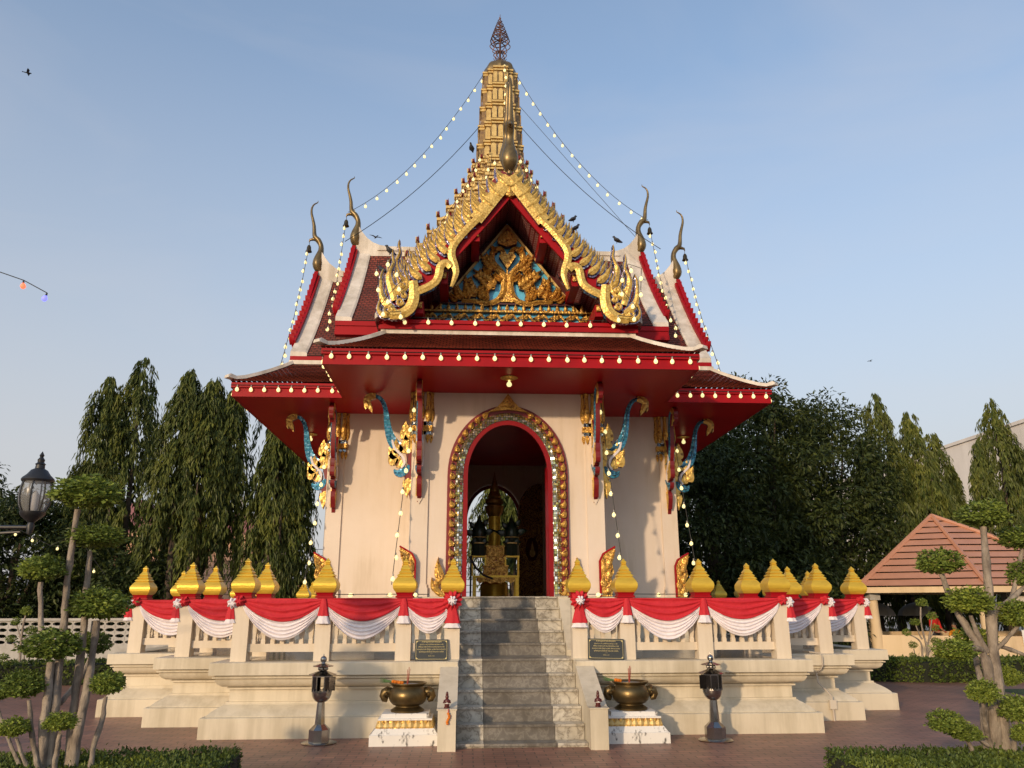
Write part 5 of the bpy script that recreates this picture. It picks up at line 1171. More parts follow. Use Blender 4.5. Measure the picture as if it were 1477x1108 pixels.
def weeping(label,x,y,h,rw,seed,n=9500,lean=0,group='weeping columnar trees behind the shrine',twin=None,bare=.16):
    """columnar weeping tree: drooping sprays of long leaves round a mast"""
    rr=random.Random(seed); T=thing('weeping_tree',label,'tree',(x,y,0),0,group)
    vs=[];fs=[]
    q1=rr.uniform(.4,.7); masts=twin or [(0,0,h,rw*.82),(q1*rw,.2,h*rr.uniform(.78,.88),rw*.6),(-q1*rw,.1,h*rr.uniform(.74,.86),rw*.62),(.1,-.5*rw,h*rr.uniform(.6,.75),rw*.6)]
    tot=sum(m_[2]*m_[3] for m_ in masts)
    for (mx,my,mh,mw) in masts:
        ns=int(1.45*n*mh*mw/tot/46)
        for k in range(ns):
            t=rr.random()**.85; z=mh*(bare+.02+(1-bare-.02)*t)
            prof=min(1.0,((1-t)**.5)*1.12) if t>.3 else .9+.05*t
            a=rr.uniform(0,2*PI); R_=mw*1.12*prof*(1+.34*noise.noise(Vector((seed*3.1,z*.55,k%7)))+.42*noise.noise(Vector((seed*1.7+math.cos(a)*.9,z*.8,math.sin(a)*.9)))) +.06
            r=R_*rr.uniform(.5,1.0)**.6
            base=Vector((mx+math.cos(a)*r*.55,my+math.sin(a)*r*.55,z+.25)); od=Vector((math.cos(a),math.sin(a),0))
            ln=rr.uniform(.7,1.35)
            for j in range(46):
                u=rr.random(); p=base+od*(r*.45*min(1,u*2.2))+Vector((0,0,-ln*u*u-.1*u))+rv(rr)*.13*(.5+u)
                d=Vector((od.x*.25+rr.uniform(-.45,.45),od.y*.25+rr.uniform(-.45,.45),-1)); l=rr.uniform(.18,.33)
                leafquad(vs,fs,p,d,od+rv(rr)*.7,l,(.055 if True else 0)*rr.uniform(.8,1.3),.1)
    mb=MB(); mb.add(vs,fs); mb.build('crown',M['ashleaf'],T,False)
    for (mx,my,mh,mw) in masts:
        mb=MB(); pts=[];m_=8
        for i in range(m_+1): pts.append((mx+.06*math.sin(i*1.3+seed),my+.06*math.cos(i*1.7+seed),mh*.97*i/m_))
        mb.tube(pts,[.16*(1-i/m_)+.015 for i in range(m_+1)],8); mb.build('trunk',M['darkbark'],T,60)
    for q in range(3):
        mb=MB(); a=q*2.1+seed; mb.tube([(.1*math.cos(a),.1*math.sin(a),.2*h),(.4*rw*math.cos(a),.4*rw*math.sin(a),.32*h),(.45*rw*math.cos(a),.45*rw*math.sin(a),.6*h)],[.07,.06,.02],6); mb.build('limb',M['darkbark'],T,60)
    return T
weeping('tall weeping tree at far left with two pointed tops above the black lamp',-12.6,27,9.5,1.25,3,15000,twin=[(-.62,0,9.2,1.0),(.45,.2,9.95,1.05),(-1.3,.5,6.2,.9),(-.15,.1,9.0,.7)])
weeping('slim lower weeping tree in the gap right of the twin topped tree',-10.8,28.4,6.6,.85,4,5500)
weeping('broad weeping tree with ragged twin tops left of the shrine, showing bare stems below',-9.3,25.5,9.0,1.3,5,16000,twin=[(-.6,0,9.0,.95),(.15,.1,8.8,.9),(.8,.3,8.6,.6)],bare=.36)
weeping('airy weeping tree with sky showing through, beside the left eave',-7.55,26.6,8.3,.95,6,2000)
weeping('weeping tree hanging low behind the left side eave',-6.35,24.4,7.6,1.0,7,9500,twin=[(-.25,0,7.2,.8),(.35,.3,6.8,.7)],bare=.1)
weeping('weeping tree seen through the back doorway of the shrine',1.15,31,8.8,1.7,8,11000,bare=.43)
weeping('lone pointed weeping tree behind the ridge of the orange roof',16.7,29.2,8.9,1.3,9,10500,group='weeping columnar trees right of the shrine')
weeping('ragged weeping tree with a narrow top left of the lone pointed one',15.2,28.9,9.5,1.3,10,11000,group='weeping columnar trees right of the shrine')
weeping('short weeping tree with reddish gaps before the stained white wall',18.6,31,8.4,1.3,11,10500,group='weeping columnar trees right of the shrine')
weeping('tall pointed weeping tree at the far right before the stained white wall',20.4,29.6,9.5,1.35,12,12500,group='weeping columnar trees right of the shrine')
weeping('weeping tree cut by the right edge of the view',22.6,30.4,8.5,1.3,13,10000,group='weeping columnar trees right of the shrine')
weeping('low weeping tree close behind the right balustrade corner',10.4,27.2,7.0,1.3,14,10000,group='weeping columnar trees right of the shrine',bare=.06)

def broadtree(label,x,y,h,rw,seed,n,mat='darkleaf',leaf=.19,z0=.12,group='dark bushy trees'):
    rr=random.Random(seed); T=thing('broadleaf_tree',label,'tree',(x,y,0),0,group); vs=[];fs=[]; cl=[]
    for k in range(int(n/85)):
        v=rv(rr); v.normalize()
        r=rr.uniform(.62,1.0); zc=h*(z0+(1-z0)*.5); c=Vector((v.x*rw*r,v.y*rw*r,zc+v.z*h*(1-z0)*.5*r)); 
        wob=1+.25*noise.noise(c*.6+Vector((seed,0,0))); c.x*=wob;c.y*=wob; cl.append(c)
        rc=rr.uniform(.35,.7)
        for j in range(85):
            q=rv(rr); p=c+Vector((q.x*rc,q.y*rc,q.z*rc*.75)); o=(q+Vector((0,0,.5))+rv(rr)*.7)
            d=q+rv(rr)*.6+Vector((0,0,-.35)); l=leaf*rr.uniform(.6,1.25)
            leafquad(vs,fs,p,d,o,l,l*.42,.12)
    mb=MB(); mb.add(vs,fs); mb.build('crown',M[mat],T,False)
    mb=MB(); mb.tube([(0,0,0),(.1,.05,h*.25),(-.05,0,h*.6)],[.22,.17,.06],9); mb.build('trunk',M['darkbark'],T,60)
    for c in cl[::max(1,len(cl)//7)][:7]:
        mb=MB(); mb.tube([(.06,.03,h*.22),(c.x*.45,c.y*.45,h*.22+(c.z-h*.22)*.55),tuple(c)],[.09,.06,.015],6); mb.build('limb',M['darkbark'],T,60)
broadtree('tallest dark bushy tree, rising behind the right end of the eave',9.5,26.2,9.5,2.4,21,30000)
broadtree('round topped dark bushy tree in the middle of the right hand row',12.6,28,9.4,2.3,22,28000)
broadtree('dark bushy tree pressed close behind the right wall of the shrine',7.0,24.6,7.2,2.0,23,24000)
broadtree('low dark tree at the far left under the black street lamp',-15.2,26.6,5.3,3.0,24,24000,leaf=.2,group='dark bushy trees on the left')
broadtree('feathery dark tree cut by the left edge of the view',-19.0,28.5,6.9,2.4,25,13000,leaf=.2,group='dark bushy trees on the left')
broadtree('dark bush below the weeping trees, behind the left balustrade',-10.9,26.2,3.3,1.7,26,11000,leaf=.2,z0=.02,group='dark bushy trees on the left')
broadtree('bush between the left wall of the shrine and the low roof beyond',-5.9,31,3.4,1.1,27,5000,leaf=.2,z0=.02,group='dark bushy trees on the left')
broadtree('wide dark bush filling the foot of the right hand tree row',9.4,25.4,3.6,2.2,28,16000,leaf=.18,z0=.0)

# ================================================================ ground
mb=MB(); mb.add([(-900,-300,-.012),(900,-300,-.012),(900,2500,-.012),(-900,2500,-.012)],[(0,1,2,3)]); tag(mb.build('ground',M['soil'],None,False),kind='structure')
M['paving']=tilemat('red_brown_paving',(.37,.175,.115),(.265,.135,.092),(.12,.075,.055),.24,.12,.008,.45,.6,uv=False,noise_sc=.9,spec=.5,var=(.66,.62,.6))
mb=MB(); mb.add([(-24,-6,0),(24,-6,0),(24,19.4,0),(-24,19.4,0)],[(0,1,2,3)]); mb.add([(-8,19.4,0),(9,19.4,0),(9,30,0),(-8,30,0)],[(0,1,2,3)]); tag(mb.build('paved_forecourt',M['paving'],None,False),kind='structure')
for nm,p in (('lawn',[(-24,18.2),(-8.3,19.6),(-8.3,24),(-24,24)]),('lawn',[(9.2,18.6),(24,18.4),(24,24),(9.2,24)]),('lawn',[(9.6,12.6),(24,12.0),(24,16.6),(10.0,16.4)])):
    mb=MB(); mb.add([(x,y,.006) for x,y in p],[(0,1,2,3)]); tag(mb.build(nm,M['grass'],None,False),kind='structure')
for nm,p in (('planting_bed',[(-7.8,6.9),(-2.9,7.1),(-2.9,8.3),(-7.8,8.1)]),('planting_bed',[(2.8,6.9),(7.5,6.5),(7.5,7.6),(2.8,8.0)])):
    mb=MB(); mb.add([(x,y,.008) for x,y in p],[(0,1,2,3)]); tag(mb.build(nm,M['soil'],None,False),kind='structure')

# ================================================================ walls and buildings round about
T=thing('breeze_block_wall','grey boundary wall of pierced blocks with oval holes, behind the left hedge','wall',(-17,24,0))
mb=MB(); mb.box(-9,8,-.1,.1,0,.60); mb.build('base_wall',M['block'],T)
mb=MB(); cw,ch=.295,.165
for r in range(4):
    for c in range(58):
        x0=-9+c*cw; z0=.60+r*ch; xm,zm_=x0+cw/2,z0+ch/2; n=12; O=[];I=[]
        for j in range(n):
            a=2*PI*j/n; ca,sa=math.cos(a),math.sin(a); k=min(cw/2/max(abs(ca),1e-6),ch/2/max(abs(sa),1e-6)); O.append((xm+ca*k,zm_+sa*k)); I.append((xm+ca*.125,zm_+sa*.05))
        vs=[(x,-.06,z) for x,z in O]+[(x,-.06,z) for x,z in I]+[(x,.06,z) for x,z in I]+[(x,.06,z) for x,z in O]
        fs=[]
        for j in range(n):
            k=(j+1)%n; fs+=[(j,k,n+k,n+j),(n+j,n+k,2*n+k,2*n+j),(2*n+j,2*n+k,3*n+k,3*n+j)]
        mb.add(vs,fs)
mb.build('pierced_screen',M['block'],T)
mb=MB(); mb.box(-9,8.12,-.11,.11,1.262,1.33); mb.build('coping',M['block'],T)
for x in (-6,-3.0,0,3.0,5.6,8.06): mb=MB(); mb.box(x-.09,x+.09,-.13,.13,0,1.26); mb.build('pier',M['block'],T)

T=thing('open_pavilion','open sided pavilion with orange hipped metal roof, cream columns and half wall','pavilion',(14.6,25.2,0))
O=Vector((14.6,25.2,0)); CO=[(11.05,23.6),(13.95,21.95),(17.8,21.6),(20.2,24.0),(18.5,27.2),(12.7,27.0)]
cs=[Vector((x,y,0))-O for x,y in CO]
for i in range(6):
    a,b_=cs[i],cs[(i+1)%6]
    mb=MB(); rowstrip(mb,(a.x,a.y,2.17),(b_.x,b_.y,2.17),(0,0,4.47),(0,0,4.47),11,0,.035); mb.build('roof_slope',M['orangeroof'],T,False)
    mb=MB(); mb.tube([(a.x,a.y,2.2),(0,0,4.49)],[.075,.07],6); mb.build('hip_cap',M['orangeroof'],T)
    q=.985; mb=MB(); v=[(a.x*q,a.y*q,2.0),(b_.x*q,b_.y*q,2.0),(b_.x*q,b_.y*q,2.165),(a.x*q,a.y*q,2.165)]; k=.95; v+=[(a.x*k,a.y*k,2.0),(b_.x*k,b_.y*k,2.0),(b_.x*k,b_.y*k,2.165),(a.x*k,a.y*k,2.165)]
    mb.add(v,[(0,1,2,3),(4,5,1,0),(7,6,5,4)]); mb.build('fascia',M['creamwall'],T)
    k=.86; pa,pb=a*k,b_*k
    mb=MB(); mb.lathe([(.17,0),(.16,.9),(.14,1.0),(.13,1.95)],16,(pa.x,pa.y,0)); mb.build('column',M['creamwall'],T,40)
    mb=MB(); mb.box(pa.x-.16,pa.x+.16,pa.y-.16,pa.y+.16,1.8,2.05); mb.build('capital',M['block'],T)
    if i!=5:
        d=(pb-pa).normalized(); sd=Vector((d.y,-d.x,0)); 
        rings=[]
        for p in (pa+d*.1,pb-d*.1): rings.append([tuple(p+sd*.24),tuple(p+sd*.12+Vector((0,0,.3))),tuple(p+sd*.06+Vector((0,0,.80))),tuple(p-sd*.08+Vector((0,0,.80))),tuple(p-sd*.08)])
        mb=MB(); mb.loft(rings); mb.build('half_wall',M['creamwall'],T)
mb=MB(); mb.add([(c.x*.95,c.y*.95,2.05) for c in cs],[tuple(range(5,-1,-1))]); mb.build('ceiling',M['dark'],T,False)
mb=MB(); mb.add([(c.x*.95,c.y*.95,.02) for c in cs],[tuple(range(6))]); mb.build('pavilion_floor',M['block'],T,False)
mb=MB(); a,b_=cs[1]*.86,cs[2]*.86; d=(b_-a); mb.tube([tuple(a+d*.25+Vector((0,0,1.78))),tuple(a+d*.9+Vector((0,0,1.78)))],[.12,.12],10); mb.build('rolled_blind',M['pvc'],T,40)
p0=O+(a+d*.32); 
T=thing('paper_notice','white paper notice with faint red print on the cream half wall, right edge','notice',(p0.x+.1,p0.y-.13,.55)); T.rotation_euler=(0,0,math.atan2(d.y,d.x))
mb=MB(); mb.box(-.3,.3,-.012,.0,0,.42); mb.build('sheet',M['paper'],T)
for k in range(4): mb=MB(); mb.box(-.22,.22-.05*(k%2),-.015,-.0125,.30-.07*k,.32-.07*k); mb.build('print_line',M['redprint'],T)
for x,y,lab in ((13.45,27.4,'left one of two pale market umbrellas seen through the open pavilion'),(14.9,27.4,'right one of two pale market umbrellas seen through the open pavilion')):
    U=thing('market_umbrella',lab,'umbrella',(x,y,0),0,'market umbrellas beyond the pavilion')
    mb=MB(); n=8; rings=[[(r*math.cos(2*PI*j/n+.2),r*math.sin(2*PI*j/n+.2),z) for j in range(n)] for r,z in ((.62,1.30),(.60,1.36),(.55,1.48),(.4,1.62),(.18,1.71),(.02,1.74))]; mb.loft(rings,0,False); mb.build('canopy',M['canvas'],U,30)
    mb=MB(); mb.tube([(0,0,0),(0,0,1.78)],.02,8); mb.build('pole',M['iron'],U)
def house(name,label,cat,x0,x1,y0,y1,h,wall,roof=None,rh=1.5,hip=True,ov=.5,win=()):
    cx,cy=(x0+x1)/2,(y0+y1)/2; T=thing(name,label,cat,(cx,cy,0)); a,b_=(x1-x0)/2,(y1-y0)/2
    mb=MB(); mb.box(-a,a,-b_,b_,0,h); mb.build('wall',wall,T)
    if roof:
        A,B=a+ov,b_+ov; r=max(0,A-B) if hip else A
        mb=MB(); rg=(min(r,A),0) if A>B else (0,B-A)
        e=[(-A,-B,h),(A,-B,h),(A,B,h),(-A,B,h)]; t0=(-rg[0],-rg[1],h+rh); t1=(rg[0],rg[1],h+rh)
        if A>=B: mb.add(e+[t0,t1],[(0,1,5,4),(1,2,5),(2,3,4,5),(3,0,4),(3,2,1,0)])
        else: mb.add(e+[t0,t1],[(0,1,4),(1,2,5,4),(2,3,5),(3,0,4,5),(3,2,1,0)])
        mb.build('roof',roof,T)
        mb=MB(); mb.box(-A-.03,A+.03,-B-.03,-B+.05,h-.16,h+.03); mb.build('fascia',M['peach'],T)
    else:
        mb=MB(); mb.box(-a-.1,a+.1,-b_-.1,b_+.1,h+.002,h+.2); mb.build('parapet',wall,T)
    for (wx,wz,ww,wh) in win:
        mb=MB(); mb.box(wx-ww/2,wx+ww/2,-b_-.04,-b_-.002,wz,wz+wh); w_=mb.build('window',M['dark'],T); mb=MB()
        for q in (-1,1): mb.box(wx+q*ww/2-.05,wx+q*ww/2+.05,-b_-.09,-b_-.042,wz-.05,wz+wh+.05)
        mb.box(wx-ww/2+.052,wx+ww/2-.052,-b_-.09,-b_-.042,wz+wh,wz+wh+.07); mb.box(wx-ww/2+.052,wx+ww/2-.052,-b_-.09,-b_-.042,wz-.07,wz); mb.build('frame',M['paper'],w_)
    return T
house('house','peach house with a pink hipped roof behind the weeping trees at the left','house',-19.5,-14.6,38,44,4.9,M['peach'],M['pinkroof'],1.9,win=((1.0,2.6,1.1,1.3),(-1.2,2.6,1.1,1.3)))
house('house','salmon rendered house wall crossed by cables, between two left hand weeping trees','house',-13.6,-10.6,39,45,4.9,M['peach'],M['pinkroof'],1.5,ov=.3)
house('building','distant pale orange block seen through the back doorway of the shrine','building',-4.1,-1.6,66,74,9.0,M['peach'],win=((-.6,6.4,.6,.9),(.6,6.4,.6,.9),(-.6,3.4,.6,.9),(.6,3.4,.6,.9)))
house('low_house','low house with a dark roof seen just left of the shrine wall','house',-9.2,-6.6,40,45,2.6,M['whitewall'],M['dark'],1.1,ov=.6)
house('low_house','low shed with green roof edge left of the shrine wall','house',-7.0,-5.0,47,50,3.6,M['whitewall'],M['green2'] if 'green2' in M else pm('green_sheet',(.05,.22,.05)),.6,ov=.4)
T=house('warehouse','huge stained white wall of a warehouse behind the trees at the far right','building',30.8,46,27,84,11.6,M['whitewall'])
# utility pole and cables
T=thing('utility_pole','thin concrete utility pole with cables before the salmon house','pole',(-10.4,34.5,0))
mb=MB(); mb.tube([(0,0,0),(0,0,6.2)],[.11,.08],8); mb.build('mast',M['block'],T,40)
mb=MB(); mb.box(-.7,.7,-.05,.05,5.2,5.3); mb.build('cross_arm',M['iron'],T)
for i in range(9):
    z=2.0+.26*i; mb=MB(); mb.tube([(x,34.5+.03*i,z-.12*math.sin(PI*(x+22)/26)+.04*math.sin(x*.9+i)) for x in [-22+26*j/24 for j in range(25)]],.012,4)
    tag(mb.build('overhead_cable',M['cable']),'black overhead cable crossing behind the weeping trees','cable','cables between the trees and the houses')

# ================================================================ street lamp
T=thing('street_lamp','black lantern style street lamp with ribbed glass on an iron arm, upper left','street lamp',(-7.6,9,0))
mb=MB(); mb.lathe([(.14,0),(.14,.25),(.07,.4),(.055,2.2),(.07,2.3),(.045,2.6),(.05,2.75),(.0,2.85)],12); mb.build('post',M['iron'],T,40)
mb=MB(); mb.tube([(0,0,2.49),(2.10,0,2.49)],[.025,.022],8); mb.tube([(.05,0,2.2),(.6,0,2.25),(1.3,0,2.40),(2.0,0,2.44)],[.014]*4,6); mb.build('arm',M['iron'],T,50)
cx=2.10
mb=MB(); mb.lathe([(.03,2.42),(.05,2.5),(.035,2.54),(.12,2.6),(.15,2.63),(.155,2.66)],16,(cx,0,0),sx=.84,sy=.84); mb.build('lamp_cup',M['iron'],T,40)
mb=MB(); mb.lathe([(.13,2.655),(.175,2.73),(.195,2.82),(.19,2.92),(.165,3.0)],24,(cx,0,0),sx=.84,sy=.84,cap=False); mb.build('lamp_glass',M['glass'],T,60)
mb=MB()
for k in range(8):
    a=2*PI*k/8+.2; mb.tube([(cx+.84*r*math.cos(a),.84*r*math.sin(a),z) for r,z in ((.135,2.65),(.18,2.73),(.2,2.82),(.195,2.92),(.17,3.01))],.009,5)
mb.build('lamp_ribs',M['iron'],T,50)
mb=MB(); mb.lathe([(.19,2.99),(.20,3.01),(.19,3.03),(.14,3.07),(.1,3.12),(.06,3.14),(.055,3.18),(.065,3.19),(.04,3.21),(.045,3.24),(.02,3.27),(.03,3.29),(.012,3.32),(0,3.34)],20,(cx,0,0),sx=.84,sy=.84); mb.build('lamp_cap',M['iron'],T,40)
mb=MB(); mb.lathe([(.03,2.66),(.04,2.7),(.04,2.85),(.0,2.9)],8,(cx,0,0)); mb.build('lamp_bulb',M['paper'],T,50)

# ================================================================ strings of lights
BULB={}
def bulbmesh(kind='bulb',s=1.0):
    if (kind,s) not in BULB:
        mb=MB(); mb.lathe([(.013*s,0),(.016*s,-.03*s),(.017*s,-.055*s)],8,m=1); mb.lathe([(.016*s,-.056*s),(.03*s,-.075*s),(.045*s,-.105*s),(.042*s,-.135*s),(.024*s,-.158*s),(0,-.165*s)],10,m=0)
        o=mb.build('bulb',[M[kind],M['canvas'] if kind=='bulb' else M['iron']],None,60); BULB[(kind,s)]=o.data; bpy.data.objects.remove(o)
    return BULB[(kind,s)]
def along(path,n,e=.5):
    P=[Vector(p) for p in path]; L_=[0]
    for a,b_ in zip(P,P[1:]): L_.append(L_[-1]+(b_-a).length)
    out=[]
    for i in range(n):
        s=L_[-1]*(i+e)/n if e else L_[-1]*i/max(1,n-1)
        j=max(k for k in range(len(P)-1) if L_[k]<=s+1e-9); t=(s-L_[j])/max(1e-9,L_[j+1]-L_[j]); out.append(P[j]+(P[j+1]-P[j])*t)
    return out
def string(label,path,n,sag=0,scale=.76,kind='bulb',e=.5,jit=.02,grp='strings of lit bulbs on the shrine',kinds=None,tilt=.2,lie=False,spots=None):
    rr=random.Random(len(label)*7+n); path=[Vector(p) for p in path]
    if sag:
        a,b_=path[0],path[-1]; path=[a+(b_-a)*t-Vector((0,0,sag*4*t*(1-t))) for t in [i/24 for i in range(25)]]
    O=path[0].copy(); mb=MB(); mb.tube([tuple(p-O) for p in path],.0065,5)
    T=tag(mb.build('string_light',M['cable'],None,50,loc=O),label,'string lights',grp)
    for i,p in enumerate([Vector(q) for q in spots] if spots else along(path,n,e)):
        k=kinds[i] if kinds else kind
        o=ob('bulb',bulbmesh(k,scale),T,p-O+Vector((rr.uniform(-jit,jit),rr.uniform(-jit,jit)*.5,rr.uniform(-jit,0)))); o.rotation_euler=(1.45,0,rr.uniform(0,6)) if lie else (rr.uniform(-tilt,tilt),rr.uniform(-tilt,tilt),0)
    return T
F=YC-5.54
string('row of lit bulbs hanging along the front edge of the front eave',[(-3.03,F-.03,5.55),(3.03,F-.03,5.55)],21,jit=.008,tilt=.06)
string('row of lit bulbs under the pediment beam across the gable',[(-2.05,YC-4.54,6.53),(2.05,YC-4.54,6.53)],10,jit=.01,tilt=.08)
for s,side in ((-1,'left'),(1,'right')):
    string('bulbs along the %s flank of the front eave, running back to the side eave'%side,[(s*3.06,F+.05,5.52),(s*3.06,YC-3.5,5.52)],8,jit=.01)
    string('bulbs along the front edge of the %s side eave'%side,[(s*5.05,YC-3.48,5.55),(s*3.1,YC-3.48,5.55)],8,jit=.008,tilt=.06)
    string('long receding row of bulbs on the outer edge of the %s side eave'%side,[(s*5.07,YC-3.4,5.52),(s*5.07,YC+3.4,5.52)],24,jit=.01)
    string('sagging string of bulbs from the spire to the upper %s roof finial'%side,[(s*.42,YC-.1,15.0),(s*3.72,YC,10.95)],16 if s<0 else 15,sag=.55)
    for tier,dg,lab in (('up',3.45,'upper'),('low',4.3,'lower')):
        zr,H=TI[tier]; zf=zroof(2.35,zr,H)
        P=[(s*(dg+.30),YC-.02,zr+.85),(s*(dg+.27),YC-.6,zr-.35),(s*(dg+.2),YC-1.4,zr-1.5),(s*(dg+.14),YC-2.45,zf-.25)]
        string('string of bulbs dropping from the %s %s roof finial down the gable edge'%(lab,side),P,14,jit=.03)
    for (x0,y,w) in ((1.69,13.52,'porch pilaster'),(3.43,15.22,'outer pilaster')):
        P=[(s*(x0-.02),y,5.25),(s*(x0+.02),y-.06,4.5),(s*(x0+.1),y-.1,3.6),(s*(x0+.17),y-.22,2.7),(s*(x0+.22),y-.36,1.98)]
        string('bulbs hanging past the naga bracket of the %s %s'%(side,w),P,9,jit=.02,tilt=.12)
    string('loose cluster of bulbs draped over the %s naga finial of the gable'%side,[(s*2.30,YC-4.85,7.0),(s*2.33,YC-4.85,7.42),(s*2.1,YC-4.85,7.5),(s*1.9,YC-4.85,7.1),(s*2.25,YC-4.85,6.62),(s*2.1,YC-4.85,6.5),(s*1.88,YC-4.85,6.52)],8,e=0,jit=.02)
    hz=lambda z:next(h0+(h1-h0)*(z-z0)/(z1-z0) for (z0,h0),(z1,h1) in zip(tiers,tiers[1:]) if z0<=z<=z1)
    P=[(s*(.78*hz(z)+.02),YC-(.8*hz(z)+.16),z+.1) for z in [12.2-.28*i for i in range(11)]]
    string('bulbs scattered down the %s front shoulder of the stepped golden spire base'%side,P,11,jit=.07)
    if s<0:
        P=[(s*(.3*hz(z)+.02),YC-(1.0*hz(z)+.16),z+.1) for z in [12.1-.28*i for i in range(8)]]
        string('bulbs down the middle left face of the stepped golden spire base',P,7,jit=.1)
    string('bulbs lying along the shrine floor edge %s of the stairs'%side,[(s*3.2,YC-4.32,1.835),(s*2.6,YC-4.36,1.83),(s*2.0,YC-4.3,1.835),(s*1.3,YC-4.34,1.83)],4,jit=.0,lie=True)
string('vertical string of bulbs down the front of the golden spire',[(.12,YC-.2,15.42),(.1,YC-.52,14.9),(.12,YC-.6,13.6),(.1,YC-.68,12.5)],12,jit=.02)
string('short coloured string with a red and a violet bulb against the sky, upper left',[(-16,9.4,6.5),(-12,9.6,6.55),(-9,9.9,6.35),(-7.02,10,5.96),(-6.64,10,5.83),(-6.31,10,5.655)],6,spots=[(-12,9.6,6.55),(-9.6,9.86,6.40),(-8.2,9.94,6.2),(-7.4,9.98,6.03),(-6.64,10,5.83),(-6.31,10,5.655)],scale=.75,kinds=['bulbred','bulbblue','bulbred','bulbblue','bulbred','bulbblue'],grp='coloured party lights',jit=0)
string('few small bulbs in the dark trees below the black street lamp',[(-13.6,20.4,3.9),(-12.9,20.3,3.7),(-13.4,20.3,3.2),(-11.8,20.3,3.5),(-11.0,20.4,3.1),(-10.4,20.3,3.4),(-9.6,20.4,2.4)],11,scale=.7,grp='small lights in the trees',jit=.1)
for s,side in ((-1,'left'),(1,'right')):
    mb=MB(); a,b_=Vector((s*.52,YC-.5,13.15)),Vector((s*3.3,YC-2.6,8.9)); mb.tube([tuple(a+(b_-a)*t-Vector((0,0,.25*4*t*(1-t)))) for t in [i/12 for i in range(13)]],.008,5); tag(mb.build('stay_wire',M['cable']),'taut dark stay wire from the spire down to the %s roof'%side,'wire','stay wires of the spire')
mb=MB(); mb.tube([(.45,YC,14.2),(3.4,YC,10.45)],.006,5); tag(mb.build('stay_wire',M['cable']),'thinner stay wire from the spire to the right upper finial, under the bulbs','wire','stay wires of the spire')

# ================================================================ birds
def bird(label,loc,rz,fly,s=1.0):
    T=thing('bird',label,'bird',loc,rz,'flying birds' if fly else 'pigeons perched on the shrine')
    mb=MB()
    if fly:
        mb.tube([(-.16,0,0),(-.08,0,0),(0,0,.01),(.09,0,.01),(.14,0,.02),(.18,0,.015)],[.02,.028,.04,.035,.03,.006],8)
        for sg in (-1,1):
            vs=[(.06,sg*.02,.02),(.09,sg*.16,.08),(.02,sg*.36,.06),(-.03,sg*.17,.06),(-.05,sg*.02,.015)]; mb.add(vs+[(x,y,z-.01) for x,y,z in vs],[(0,1,3,4),(1,2,3),(9,8,6,5),(8,7,6),(0,5,6,1),(1,6,7,2),(2,7,8,3),(3,8,9,4)])
        mb.add([(-.12,-.012,0),(-.12,.012,0),(-.24,.05,0),(-.24,-.05,0)],[(0,1,2,3)])
    else:
        mb.tube([(-.2,0,.02),(-.12,0,.06),(-.03,0,.12),(.05,0,.17),(.08,0,.23),(.10,0,.27),(.13,0,.27),(.165,0,.258)],[.02,.05,.078,.072,.042,.042,.03,.004],9)
        for sg in (-1,1): mb.tube([(0,sg*.02,.08),(.01,sg*.025,.0)],[.012,.008],5); mb.tube([(.04,sg*.06,.15),(-.06,sg*.075,.1),(-.17,sg*.03,.05)],[.03,.04,.006],6)
    o=mb.build('body',M['bird'],T,60); o.scale=(s,s,s); return T
bird('dark bird gliding with spread wings in the upper left sky',(-9.67,14,12.0),rad(25),True,.4)
bird('tiny dark swift flying beside the left upper roof ridge',(-2.6,14.4,8.75),rad(120),True,.4)
bird('tiny dark bird in the open sky right of the shrine',(15.86,30,11.36),rad(200),True,.4)
bird('dark pigeon on the top flame of the left gable naga finial',(-2.14,YC-4.66,7.66),rad(200),False,.6)
bird('dark pigeon behind the outer flame of the left gable naga finial',(-2.27,YC-4.6,7.32),rad(160),False,.55)
bird('pigeon clinging under the stay wire at the left of the spire',(-.72,YC-.75,12.3),rad(250),False,.6)
bird('upper one of two pigeons on the right shoulder of the golden roof',(1.62,YC-1.5,10.05),rad(20),False,.6)
bird('lower one of two pigeons on the right shoulder of the golden roof',(1.66,YC-1.6,9.78),rad(10),False,.6)
bird('pigeon on the wire end near the right roof ridge',(2.5,YC-2.0,9.30),rad(170),False,.6)

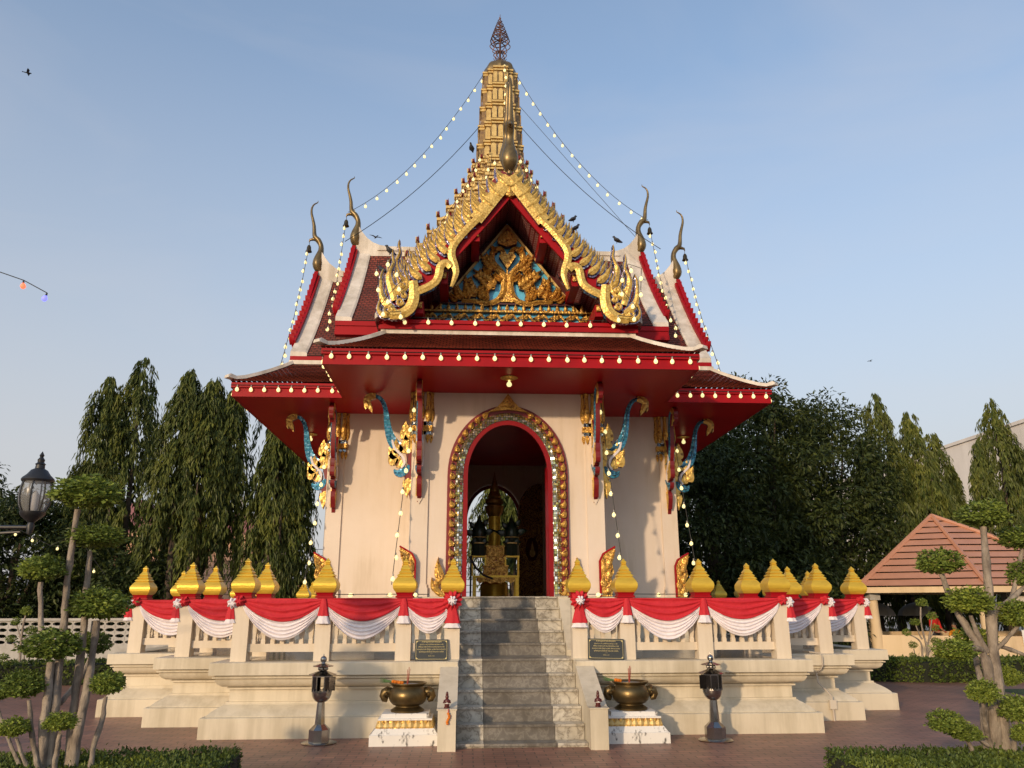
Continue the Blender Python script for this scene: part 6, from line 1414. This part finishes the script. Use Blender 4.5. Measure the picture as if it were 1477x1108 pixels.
# ================================================================ people inside the open pavilion
def person(label,loc,rz,shirt,lean=0,s=1.0,bald=False):
    T=thing('person',label,'person',loc,rz)
    J={'pel':(0,0,.95,.13,.10),'sp':(0,-.02-lean*.1,1.15,.12,.09),'ch':(0,-lean*.25,1.38,.15,.10),'nk':(0,-lean*.33,1.50,.055,.055),'hd':(0,-.02-lean*.38,1.58,.075,.085),'ht':(0,-.02-lean*.42,1.70,.07,.08)}
    E_=[('pel','sp'),('sp','ch'),('ch','nk'),('nk','hd'),('hd','ht')]
    for sg,q in ((-1,'l'),(1,'r')):
        J.update({'hp'+q:(sg*.1,0,.9,.085,.085),'kn'+q:(sg*.11,-.02,.5,.06,.06),'an'+q:(sg*.11,.02,.09,.042,.042),'to'+q:(sg*.12,-.14,.04,.04,.03),
          'sh'+q:(sg*.19,-lean*.25,1.40,.06,.06),'el'+q:(sg*.25,-.03-lean*.3,1.12,.045,.045),'wr'+q:(sg*.2,-.22-lean*.3,.98,.032,.032),'ha'+q:(sg*.17,-.32-lean*.3,.98,.04,.022)})
        E_+= [('pel','hp'+q),('hp'+q,'kn'+q),('kn'+q,'an'+q),('an'+q,'to'+q),('ch','sh'+q),('sh'+q,'el'+q),('el'+q,'wr'+q),('wr'+q,'ha'+q)]
    ks=list(J); me=bpy.data.meshes.new('skel'); me.from_pydata([J[k][:3] for k in ks],[(ks.index(a),ks.index(b_)) for a,b_ in E_],[])
    o=bpy.data.objects.new('skel',me); C.objects.link(o); o.modifiers.new('s','SKIN'); o.modifiers.new('d','SUBSURF').levels=2
    for i,k in enumerate(ks): me.skin_vertices[0].data[i].radius=J[k][3:]
    me.skin_vertices[0].data[0].use_root=True
    dg=bpy.context.evaluated_depsgraph_get(); m2=bpy.data.meshes.new_from_object(o.evaluated_get(dg)); bpy.data.objects.remove(o)
    m2.materials.clear()
    for k in ('skin',shirt,'trousers'): m2.materials.append(M[k])
    for p in m2.polygons:
        c=p.center; p.use_smooth=True
        p.material_index=2 if c.z<.97 and abs(c.x)<.17 and c.y>-.2 else (1 if c.z<1.49 and (c.z>1.1 or abs(c.x)<.16) else 0)
    m2.name='body'; b_=ob('body',m2,T); 
    mb=MB(); hy=-.02-lean*.40
    rings=[]
    for t in range(6):
        a=PI/2*t/5; rings.append([(.088*math.cos(a)*math.cos(2*PI*j/14),hy+.02+.098*math.cos(a)*math.sin(2*PI*j/14)+.0,1.64+.14*math.sin(a)) for j in range(14)])
    mb.loft(rings); mb.build('hair',M['hair'],T,60)
    mb=MB(); mb.tube([(0,hy-.075,1.645),(0,hy-.11,1.61),(0,hy-.08,1.60)],[.012,.016,.01],6); mb.build('nose',M['skin'],T,60)
    T.scale=(s,s,s); return T
person('person in a red shirt standing behind the half wall of the open pavilion',(14.0,24.9,0),rad(20),'redshirt',0,.86)
person('person in a yellow-orange shirt bending low behind the half wall of the open pavilion',(14.55,24.6,-.35),rad(-60),'yellowshirt',.6,.86)

# fallen leaves scattered on the paving
rr=random.Random(5); vs=[];fs=[]
for i in range(420):
    x=rr.uniform(-9,9); y=rr.uniform(6.8,17)
    if abs(x)<4.3 and y>11: continue
    if abs(x)<7 and y>13: continue
    a=rr.uniform(0,6.3); leafquad(vs,fs,Vector((x,y,.009+rr.uniform(0,.008))),Vector((math.cos(a),math.sin(a),rr.uniform(-.05,.15))),Vector((0,0,1)),rr.uniform(.03,.075),rr.uniform(.012,.03))
mb=MB(); mb.add(vs,fs); tag(mb.build('fallen_leaves',leafmat('dry_leaf',(.10,.05,.02),(.22,.13,.05),0),None,False),'dry fallen leaves scattered over the brick paving','leaves',kind='stuff')
